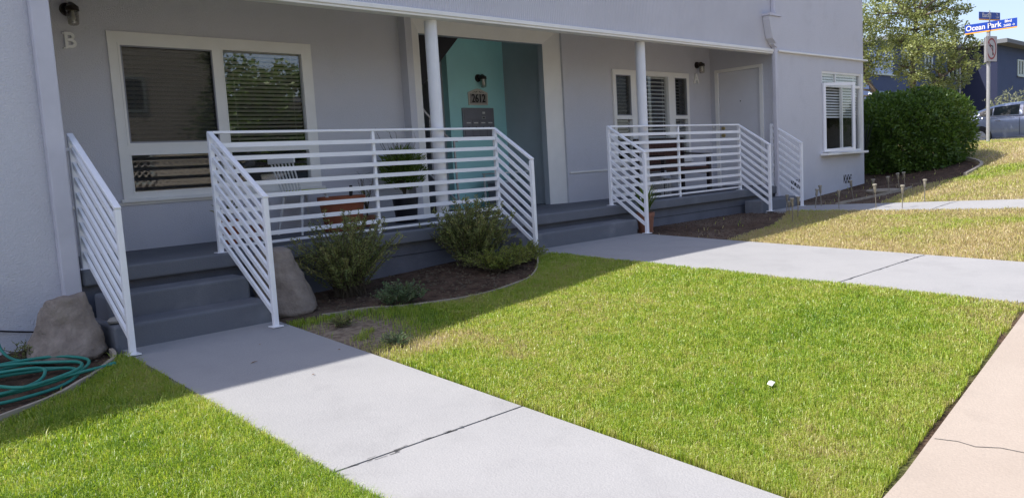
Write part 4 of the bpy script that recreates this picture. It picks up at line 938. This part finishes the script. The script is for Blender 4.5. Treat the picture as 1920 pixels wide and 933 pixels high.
def tree(name, label, base, trunks, clumps, nleaf, llen, lw, mt, limb_r=.10):
    """trunks: list of polylines (relative); clumps: (x,y,z,r) relative crown clumps, each joined by a limb"""
    t = thing(name, label, 'tree', base); B = Vector(base); b = MB(); tips = []
    for P, r0, r1 in trunks:
        Q = smoothpath([B+Vector(p) for p in P], 5); n = len(Q); b.tube(Q, [r0+(r1-r0)*i/(n-1) for i in range(n)], 10); tips += Q[n//3:]
    b.build('trunk', 'bark', t, True); lb = MB(); pos = []; ds = []; tn = []; tot = sum(c[3]**2 for c in clumps)
    for c in clumps:
        cc = B+Vector(c[:3]); tip = min(tips, key=lambda q: (q-cc).length+max(0, q.z-cc.z)*1.5); md = (tip+cc)/2+Vector((random.uniform(-.1, .1), random.uniform(-.1, .1), random.uniform(.0, .15)))
        Q = smoothpath([tip, md, cc], 4); n = len(Q); lb.tube(Q, [limb_r*.5*(1-.75*i/(n-1)) for i in range(n)], 6, False)
        for k in range(7):
            u = Vector((random.gauss(0, 1), random.gauss(0, 1), random.gauss(.3, .8))).normalized()*c[3]*random.uniform(.6, 1.05); lb.tube([md.lerp(cc, random.uniform(.3, 1)), cc+u*.55+Vector((0,0,.03)), cc+u], [.014, .008, .003], 4, False)
        m_ = int(nleaf*c[3]**2/tot); ns = max(6, m_//14); u = unit(rng.normal(size=(ns, 3)))*(.25+.8*rng.random((ns, 1))**.6); u[:, 2] *= .8; ctr = np.array(cc)+u*c[3]
        q = np.repeat(ctr, 14, 0)+rng.normal(size=(ns*14, 3))*c[3]*.13; pos.append(q); ds.append(np.repeat(u, 14, 0)*.5+rng.normal(size=(ns*14, 3))*.8); tn.append(np.clip(np.repeat(.15+.5*rng.random(ns), 14)+.25*rng.random(ns*14), 0, 1))
    lb.build('limbs', 'bark', t, True); pos = np.concatenate(pos); n = len(pos)
    leaves('crown', pos, np.concatenate(ds), llen*(.6+.8*rng.random(n)), lw*(.7+.6*rng.random(n)), np.concatenate(tn), mt, t, .12); return t
random.seed(21)
# the street tree behind the hedge; crown laid out in its own frame: s = across the view, d = depth
sx_, dx_ = Vector((.62, -.78, 0)), Vector((.93, .36, 0))
def cl(s, z, d, r): v = sx_*s+dx_*d; return (v.x, v.y, z, r)
CL = [cl(s, z, random.uniform(-.7, .7), r*.97) for s, z, r in [(-1.55,2.3,.48),(-1.6,3.0,.5),(-1.2,2.6,.5),(-1.15,3.5,.55),(-.7,2.2,.42),(-.75,3.0,.55),(-.6,4.0,.6),(-.1,2.7,.5),(-.15,3.5,.6),(-.1,4.5,.55),(.4,2.3,.42),(.45,3.1,.55),(.5,3.9,.55),(.9,2.5,.42),(1.0,3.2,.5),(1.3,2.2,.35),(1.5,2.7,.42),(1.55,3.35,.36),(1.9,2.4,.30),(1.75,2.9,.28),(.9,4.5,.4),(-.5,5.0,.5),(.2,5.1,.5),(1.35,4.3,.30),(1.9,4.75,.2),(2.0,3.5,.18),(-1.0,4.3,.5),(.45,4.6,.6),(1.05,3.85,.55),(1.4,4.75,.42),(1.65,3.8,.42),(.9,5.2,.5),(1.75,2.1,.36),(2.15,2.7,.32),(1.2,1.95,.36),(2.1,3.15,.3),(1.8,4.3,.3),(-1.35,4.0,.4),(-1.75,3.4,.35),(-1.0,5.2,.4),(.9,1.9,.35),(-1.8,1.9,.32),(-1.75,2.4,.3),(-1.5,1.75,.35),(-1.1,1.7,.3),(.6,1.95,.3),(-.3,2.0,.3)] if not (z < 2.28 and -1.35 < s < .75)]
tree('street_tree', 'olive green street tree with two forked trunks behind the hedge', (24.75, 3.3, .42),
     [([(-.15,.12,0), (-.2,.2,.9), (-.45,.6,1.7), (-.75,1.0,2.5)], .12, .05), ([(.05,-.05,0), (.02,0,1.0), (.2,-.2,1.9), (.25,-.2,3.0), (.3,-.3,4.2)], .15, .04), ([(.1,0,1.1), (.45,-.5,1.8), (.9,-1.1,2.4)], .09, .03)], CL, 23000, .085, .05, 'treeleaf')

# ------------------------------------------------------------------ lawn grass
def in_view(X, Y, Z, marg=120):
    d = np.stack([X-CAM.x, Y-CAM.y, Z-CAM.z], 1); zf = d@np.array(fw); u = 960+FPX*(d@np.array(r2))/np.maximum(zf, .01); v = 466.5-FPX*(d@np.array(u2))/np.maximum(zf, .01)
    return (zf > .3) & (u > -marg*2) & (u < 1920+marg*2) & (v > -50) & (v < 933+marg*2)
def grass(name, label, xr, yr, coef, hmin, hmax, gtone=0.):
    """real blades: each a bent strip of three triangles, denser close to the path"""
    area = (xr[1]-xr[0])*(yr[1]-yr[0]); N = int(area*coef); X = rng.uniform(*xr, N); Y = rng.uniform(*yr, N); Z = gz(X, Y)
    dist = np.sqrt((X-CAM.x)**2+(Y-CAM.y)**2); keep = rng.random(N) < np.clip((3.0/dist)**1.35, .0, 1); keep &= in_view(X, Y, Z)
    lm = lawnmask(X, Y); dr = drymask(X, Y); keep &= rng.random(N) < lm*(1-.45*dr)*(1-sandmask(X, Y))*np.clip(.45+1.0*vnoise(X, Y, 11, 77), 0, 1)
    X, Y, Z, dist, dr = X[keep], Y[keep], Z[keep], dist[keep], dr[keep]; n = len(X)
    clump = fbm(X, Y, 3.0, 31); fine = vnoise(X, Y, 14, 5)
    H = (hmin+(hmax-hmin)*rng.random(n)**1.3)*(.5+1.0*clump)*(1-.35*dr); H = np.where(rng.random(n) < .02, H*1.7, H); W = .0026*np.clip((dist/3.2)**.85, .8, 6)*(.7+.6*rng.random(n))
    a = rng.uniform(0, 2*np.pi, n)+2.5*fine; lean = H*(.3+1.3*rng.random(n)); dx, dy = np.cos(a), np.sin(a); sa = rng.uniform(0, 2*np.pi, n); px, py = np.cos(sa)*W/2, np.sin(sa)*W/2
    B = np.stack([X, Y, Z-.022], 1); D = np.stack([dx, dy, 0*dx], 1); S = np.stack([px, py, 0*px], 1); U = np.array([0, 0, 1.])
    mid = B+D*(lean*.35)[:, None]+U*(H*.62+.022)[:, None]; tip = B+D*lean[:, None]+U*(H*(.95-.6*rng.random(n))+.022)[:, None]
    v = np.stack([B-S, B+S, mid+S*.85, mid-S*.85, tip], 1).reshape(-1, 3); i = np.arange(n)[:, None]*5
    t = np.concatenate([i+[0, 1, 2], i+[0, 2, 3], i+[3, 2, 4]], 0)
    patch = fbm(X, Y, 1.1, 14)
    tone = .44+gtone+.55*(patch-.5)+.5*(rng.random(n)-.5)+.3*(fine-.5)-.62*dr; tone = np.where(rng.random(n) < .025+.4*dr, rng.random(n)*.22, tone)
    o = tris_mesh(name, v, t, 'grass', None, np.repeat(np.clip(tone, 0, 1), 5)); tag(o, label, 'grass', kind='stuff'); return o
grass('lawn_grass', 'bright green lawn left of the left walkway', (-5.0, -1.125), (-5.7, -.9), 36000, .026, .05, .07)
grass('lawn_grass', 'mown green lawn between the left and middle walkways', (.115, 3.445), (-5.66, -.8), 42000, .015, .032, .0)
grass('lawn_grass', 'dry yellowish lawn between the middle and far walkways', (5.455, 8.815), (-5.35, -.4), 30000, .022, .042)
grass('lawn_grass', 'patchy lawn beyond the far walkway towards the corner', (9.955, 25.4), (-5.4, 3.0), 15000, .03, .05)

# ------------------------------------------------------------------ street sign
sg = thing('street_sign_post', 'steel post carrying the blue Ocean Park street name blades', 'street sign', (19.85, -.54, G(19.85, -.54)))
zb = G(19.85, -.54)
MB().tube([(19.85, -.54, zb-.1), (19.85, -.54, 3.26)], .042, 16).build('post', 'steel', sg, True)
MB().tube([(19.85, -.56, 3.26), (19.85, -.56, 3.75)], .016, 10).build('blade_bracket', 'steel', sg, True)
XD = (0,-1,0); SX = 19.80
bl = MB().box(SX-.004, SX+.004, -1.175, -.02, 3.262, 3.468).build('name_blade', 'signblue', sg)
MB().box(SX-.0055, SX+.0055, -1.1755, -.0195, 3.232, 3.2615).build('orange_stripe', 'signorange', bl)
text_mesh('Ocean Park', .18, .001, (SX-.006, -.435, 3.365), XD, (0,0,1), 'signwhite', bl, 'lettering', .93, .004)
text_mesh('Blvd', .09, .001, (SX-.006, -.985, 3.418), XD, (0,0,1), 'signwhite', bl, 'lettering', 1, .002)
text_mesh('2600 \u2192', .078, .001, (SX-.006, -1.01, 3.318), XD, (0,0,1), 'signwhite', bl, 'lettering', 1, .002)
ang = R_(17); ex = Vector((math.cos(ang), -math.sin(ang), 0)); 
b2 = MB().beam(Vector((19.85,-.56,3.62))-ex*.42, Vector((19.85,-.56,3.62))+ex*.42, .008, .17).build('name_blade', 'signpale', sg)
MB().beam(Vector((19.85,-.56,3.52))-ex*.42, Vector((19.85,-.56,3.52))+ex*.42, .0085, .028).build('orange_stripe', 'signorange', b2)
nrm = ex.cross(Vector((0,0,1)))
text_mesh('Euclid', .15, .001, Vector((19.85,-.56,3.625))-ex*.12+nrm*.006, ex, (0,0,1), 'signwhite', b2, 'lettering', 1, .003)
text_mesh('St', .075, .001, Vector((19.85,-.56,3.66))+ex*.30+nrm*.006, ex, (0,0,1), 'signwhite', b2, 'lettering'); text_mesh('2600', .06, .001, Vector((19.85,-.56,3.585))+ex*.30+nrm*.006, ex, (0,0,1), 'signwhite', b2, 'lettering')
ns_ = thing('no_left_turn_sign', 'white square no left turn sign mounted on the street sign post', 'road sign', (19.79, -.60, 2.45))
a = R_(-52); ex = Vector((math.sin(a)*-1*.62, -.78, 0)).normalized(); ex = Vector((.966, -.26, 0)).normalized(); nrm = ex.cross(Vector((0,0,1))); c = Vector((19.80, -.62, 2.80))
def on_sign(x_, z_, e): return c+ex*x_+Vector((0,0,z_))+nrm*e
MB().prism([(-.22,-.31),(.22,-.31),(.23,-.30),(.23,.30),(.22,.31),(-.22,.31),(-.23,.30),(-.23,-.30)], c, ex, (0,0,1), nrm*.004).build('sign_plate', 'signplate', ns_)
b = MB(); N = 40
for k in range(N):
    t0, t1 = 2*math.pi*k/N, 2*math.pi*(k+1)/N; b.quad(*[on_sign(r*.75*math.cos(t), r*math.sin(t), .006) for r, t in ((.22, t0), (.265, t0), (.265, t1), (.22, t1))])
b.quad(on_sign(-.135, .175, .0062), on_sign(-.115, .19, .0062), on_sign(.135, -.175, .0062), on_sign(.115, -.19, .0062)); b.build('red_ring', 'signred', ns_)
b = MB(); b.quad(*[on_sign(*q, .0058) for q in ((.03,-.16),(.07,-.16),(.07,.07),(.03,.05))]); b.quad(*[on_sign(*q, .0058) for q in ((.03,.05),(.07,.07),(-.04,.10),(-.04,.06))]); b.add([on_sign(*q, .0058) for q in ((-.04,.13),(-.04,.03),(-.115,.08))], [(0,1,2)]); b.build('black_arrow', 'black', ns_)
ex2 = Vector((-.75, -.66, 0)).normalized(); sb = MB(); c2 = Vector((19.78, -.50, 2.80)); sb.prism([(-.23,-.31),(.23,-.31),(.23,.31),(-.23,.31)], c2, Vector((.905, .425, 0)), (0,0,1), Vector((.425,-.905,0))*.004)
tag(sb.build('sign_back_plate', 'steel'), 'bare grey back of a second sign on the street sign post', 'road sign')

# ------------------------------------------------------------------ cars
def car(label, paint):
    """saloon built along +x (front), origin on the ground under its middle"""
    t = thing('parked_car', label, 'car', (0,0,0)); 
    # body: stations along x with (x, half width at sill, at belt, z sill, z belt)
    st = [(-2.18,.60,.62,.42,.74,.62),(-2.12,.76,.78,.30,.88,.70),(-1.9,.84,.86,.24,.98,.74),(-1.45,.87,.88,.20,1.00,.78),(-.7,.88,.89,.19,.97,.80),(.3,.88,.89,.19,.94,.80),(1.0,.87,.885,.19,.91,.78),(1.5,.86,.87,.22,.86,.74),(1.95,.80,.82,.26,.76,.66),(2.16,.66,.68,.34,.66,.56),(2.2,.5,.52,.42,.60,.52)]
    V = []; ring = 12
    for x_, ws, wb, zs, zb_, wt in st:
        half = [(ws*.9, zs), (ws, zs+.07), (ws+.015, zs+(zb_-zs)*.45), (wb, zb_-.12), (wb-.03, zb_-.02), (wt, zb_+.015)]
        V += [(x_, y_, z_) for y_, z_ in half]+[(x_, -y_, z_) for y_, z_ in half[::-1]]
    F = [(i*ring+k, i*ring+(k+1) % ring, (i+1)*ring+(k+1) % ring, (i+1)*ring+k) for i in range(len(st)-1) for k in range(ring)]+[tuple(range(ring))[::-1], tuple(range((len(st)-1)*ring, len(st)*ring))]
    body = MB().add(V, F).build('body', paint, t, True); ss = body.modifiers.new('sub', 'SUBSURF'); ss.levels = 2; ss.render_levels = 2
    # cabin
    cb = [(-2.0,.70,1.0,.66,1.0),(-1.55,.76,1.0,.60,1.24),(-.95,.78,.98,.57,1.42),(-.2,.79,.97,.57,1.46),(.35,.79,.95,.58,1.40),(.85,.77,.93,.60,1.16),(1.2,.72,.90,.66,.93)]
    V = []
    for x_, w0, z0, w1, z1 in cb:
        half = [(w0, z0-.06), (w0, z0), (w0*.55+w1*.45, z0*.5+z1*.5), (w1+.02, z1-.06), (w1*.7, z1)]; V += [(x_, y_, z_) for y_, z_ in half]+[(x_, -y_, z_) for y_, z_ in half[::-1]]
    F = [(i*10+k, i*10+(k+1) % 10, (i+1)*10+(k+1) % 10, (i+1)*10+k) for i in range(len(cb)-1) for k in range(10)]+[tuple(range(10))[::-1], tuple(range(60, 70))]
    cabin = MB().add(V, F).build('cabin', paint, t, True); ss = cabin.modifiers.new('sub', 'SUBSURF'); ss.levels = 2; ss.render_levels = 2
    def zt(x_): return np.interp(x_, [q[0] for q in cb], [q[4] for q in cb])
    for s in (1, -1):
        for xa, xb in ((-1.42, -1.02), (-.98, -.22), (-.12, .78)):
            P = []; n = 8
            for k in range(n+1):
                x_ = xa+(xb-xa)*k/n; P.append((x_, zt(x_)-.115))
            lo = [(x_, np.interp(x_, [-1.5, .8], [1.03, .985])) for x_ in np.linspace(xa, xb, n+1)]; b = MB()
            def yy(x_, z_):
                w0 = np.interp(x_, [q[0] for q in cb], [q[1] for q in cb]); w1 = np.interp(x_, [q[0] for q in cb], [q[3] for q in cb]); z0 = np.interp(x_, [q[0] for q in cb], [q[2] for q in cb]); f = min(max((z_-z0)/(max(zt(x_)-z0, .05)), 0), 1); return s*(w0+(w1-w0)*f+.006)
            for k in range(n):
                (x0, h0), (x1, h1) = P[k], P[k+1]; l0, l1 = lo[k][1], lo[k+1][1]; h0, h1 = max(h0, l0+.005), max(h1, l1+.005)
                b.quad((x0, yy(x0, l0), l0), (x1, yy(x1, l1), l1), (x1, yy(x1, h1), h1), (x0, yy(x0, h0), h0))
            b.build('side_window', 'carglass', t)
        for xs in (-1.05, -.17, .95):
            MB().box(xs-.004, xs+.004, s*.905-.004, s*.905+.004, .32, .92).build('door_seam', 'plastic', t)
        for xh in (-.90, .0):
            MB().box(xh, xh+.17, s*.912-.012, s*.912+.012, .825, .85).build('door_handle', 'chrome', t, bevel=.006)
        MB().box(-1.0, 1.0, s*.885-.02, s*.885+.02, .20, .25).build('sill_strip', 'chrome', t)
        MB().beam((-1.5, s*.80, 1.005), (.9, s*.81, .955), .01, .022).build('window_trim', 'chrome', t)
        MB().box(.78, .95, s*.96-.09, s*.96+.05, .97, 1.08).build('wing_mirror', paint, t, bevel=.03)
        MB().box(-2.17, -1.95, s*.70-.13, s*.70+.10, .72, .86).build('tail_light', 'taillight', t, bevel=.03); MB().box(1.95, 2.15, s*.62-.15, s*.62+.12, .58, .68).build('headlight', 'chrome', t, bevel=.03)
        for xw in (-1.36, 1.33):
            wl = MB().tube([(xw, s*.72, .32), (xw, s*.885, .32)], .375, 28).build('wheel_arch', 'plastic', t)
            w_ = MB().tube([(xw, s*.70, .32), (xw, s*.72, .32), (xw, s*.89, .32), (xw, s*.905, .32)], [.29, .32, .32, .29], 28).build('wheel', 'tyre', t, True)
            MB().tube([(xw, s*.89, .32), (xw, s*.912, .32)], [.21, .20], 24).build('rim', 'steel', w_); 
            for k in range(5):
                aa = 2*math.pi*k/5; MB().beam((xw+.04*math.cos(aa), s*.915, .32+.04*math.sin(aa)), (xw+.19*math.cos(aa), s*.915, .32+.19*math.sin(aa)), .01, .045, (0,1,0)).build('spoke', 'chrome', w_)
    return t
c1 = car('blue grey saloon car parked in the side street behind the hedge', 'carpaint'); c1.location = (28.6, .55, .31); c1.rotation_euler = (0, 0, R_(-90))
c3 = car('silver saloon car parked at the kerb of the front street', 'carpaint2'); c3.location = (8.6, -10.5, G(8.6, -7)-.15); c3.rotation_euler = (0, R_(-3), 0)

# ------------------------------------------------------------------ blue apartment house across the side street
bb = thing('blue_house', 'blue stucco two storey house across the side street', 'house', (42, 10, .4))
MB().box(29.5+4, 36.2, 8.0, 16, .3, 3.70).build('low_wing_wall', 'blue', bb); MB().box(33.45, 35.1, 7.95, 7.999, .3, 2.98).build('pale_panel', 'bluel', bb); MB().box(33.4, 36.3, 7.9, 16.1, 3.701, 3.78).build('low_roof', 'wframe', bb)
MB().box(36.2, 49.5, 8.0, 18, .3, 5.4).build('wall', 'blue', bb); MB().box(36.0, 49.7, 7.6, 18.2, 5.401, 5.6).build('roof', 'roof', bb)
MB().box(45.6, 62, 6.2, 18, .3, 5.45).build('wing_wall', 'blue', bb); MB().box(45.59, 45.599, 6.2, 8.0, .3, 5.45).build('wing_side_shade', 'blue_shade', bb); MB().box(45.0, 62.5, 5.6, 18.3, 5.451, 5.66).build('wing_roof', 'roof', bb)  # thin sheet over the wing's left face paints its shade in dark blue
def hw(x0, x1, z0, z1, y):
    f = MB(); e = .09; f.box(x0, x1, y-.05, y-.002, z0, z0+e); f.box(x0, x1, y-.05, y-.002, z1-e, z1); f.box(x0, x0+e*1.8, y-.05, y-.003, z0+e, z1-e); f.box(x1-e*1.8, x1, y-.05, y-.003, z0+e, z1-e); f.box((x0+x1)/2-.08, (x0+x1)/2+.08, y-.045, y-.003, z0+e, z1-e)
    o = f.build('window', 'wframe', bb); MB().box(x0+e*1.8, x1-e*1.8, y-.012, y-.004, z0+e, z1-e).build('pane', 'carglass', o); MB().box(x0-.1, x1+.1, y-.09, y-.051, z0-.06, z0).build('sill', 'wframe', o)
hw(43.6, 45.1, 3.85, 5.0, 8.0); hw(40.2, 41.3, 4.2, 4.9, 8.0); hw(37.2, 38.6, 4.0, 5.0, 8.0); hw(44.6, 45.3, 1.9, 2.7, 8.0); hw(49.2, 50.4, 3.95, 4.85, 6.2)
MB().tube([(45.3, 7.93, 1.0), (45.3, 7.93, 5.3)], .05, 8).build('drainpipe', 'steel', bb); MB().tube([(44.5, 7.9, 3.0), (44.5, 7.99, 3.0)], .08, 10).build('wall_light', 'paper', bb)
pb = thing('pale_shrub', 'pale silvery shrub behind the parked car below the blue house', 'shrub', (35.4, 3.0, .45)); leafy_mass('foliage', (35.4, 2.6, 1.15), (1.1, 1.7, 1.25), 3200, .13, .05, 'paleleaf', pb, .35, 2.2, seed=9)
b = MB()
for k in range(8): b.tube([(35.4, 2.6, .4), (35.4+random.uniform(-.6, .6), 2.6+random.uniform(-.9, .9), 1.9)], [.03, .008], 5)
b.build('branches', 'bark', pb)
sc_ = thing('security_camera', 'white dome camera on the corner of the blue house', 'camera', (33.3, 7.9, 2.6)); MB().lathe((33.38, 7.85, 2.62), [(.02, 0), (.10, .06), (.12, .14), (.12, .2)], 14).build('dome', 'paper', sc_, True); MB().box(33.3, 33.46, 7.86, 7.95, 2.82, 2.86).build('bracket', 'paper', sc_)
for k, (za, zc) in enumerate(((6.6, 5.9), (7.1, 6.3))):
    P = [(60, 30+k*2, za), (70, 10, za-.3-.4), (84, -12, zc)]
    tag(MB().tube(smoothpath(P, 8), .02, 5).build('overhead_wire', 'asphalt'), ('lower' if k == 0 else 'upper')+' overhead wire crossing the sky above the blue house roof', 'wire')

# ------------------------------------------------------------------ across the front street (seen only as reflections in the glass)
zr = G(10, -7)
h2 = thing('cream_house', 'cream stucco house across the front street, mirrored in the porch window', 'house', (10, -24, zr))
MB().box(-2.0, 11.4, -32, -23.0, zr-1.5, zr+9).build('wall', 'cream', h2); MB().box(-2.4, 11.8, -32.4, -22.6, zr+9.001, zr+9.25).build('roof', 'roof', h2)
MB().box(13.0, 22, -32, -23.5, zr-1.5, zr+4.2).build('wall', 'cream', h2); MB().box(12.6, 22.4, -32.4, -23.1, zr+4.201, zr+4.45).build('roof', 'roof', h2)
for x0, x1, z0, z1 in ((3, 4.6, .9, 2.2), (6.6, 8.6, .9, 2.2), (3, 4.6, 3.7, 5.1), (6.6, 8.6, 3.7, 5.1)):
    o = MB().box(x0, x1, -22.999, -22.93, zr+z0, zr+z1).build('window', 'wframe', h2); MB().box(x0+.12, x1-.12, -22.929, -22.92, zr+z0+.12, zr+z1-.12).build('pane', 'carglass', o)
lt = thing('lattice_fence', 'brown lattice fence across the front street, mirrored in the porch window', 'fence', (7, -19, zr))
b = MB()
for k in range(60):
    x_ = 2+k*.22; b.beam((x_, -19.6, zr), (x_+1.7, -19.6, zr+1.7), .012, .045, (0,1,0)); b.beam((x_+1.7, -19.62, zr), (x_, -19.62, zr+1.7), .012, .045, (0,1,0))
b.build('lattice', 'lattice', lt); MB().box(2, 17, -19.66, -19.55, zr+1.7, zr+1.8).build('top_rail', 'lattice', lt)
random.seed(5)
for bx, by, lb in ((12.2, -20.5, 'round green tree across the front street, mirrored in the right panes'), (19, -21.5, 'second round green tree further along across the front street')):
    CLs = [(random.uniform(-1.8, 1.8), random.uniform(-1.3, 1.3), random.uniform(2.0, 5.6), random.uniform(.7, 1.1)) for _ in range(26)]
    tree('round_tree', lb, (bx, by, zr-.3), [([(0,0,0), (.05,.1,1.2), (-.1,0,2.4), (.1,.1,4.2)], .16, .06)], CLs, 9000, .22, .13, 'hedge')
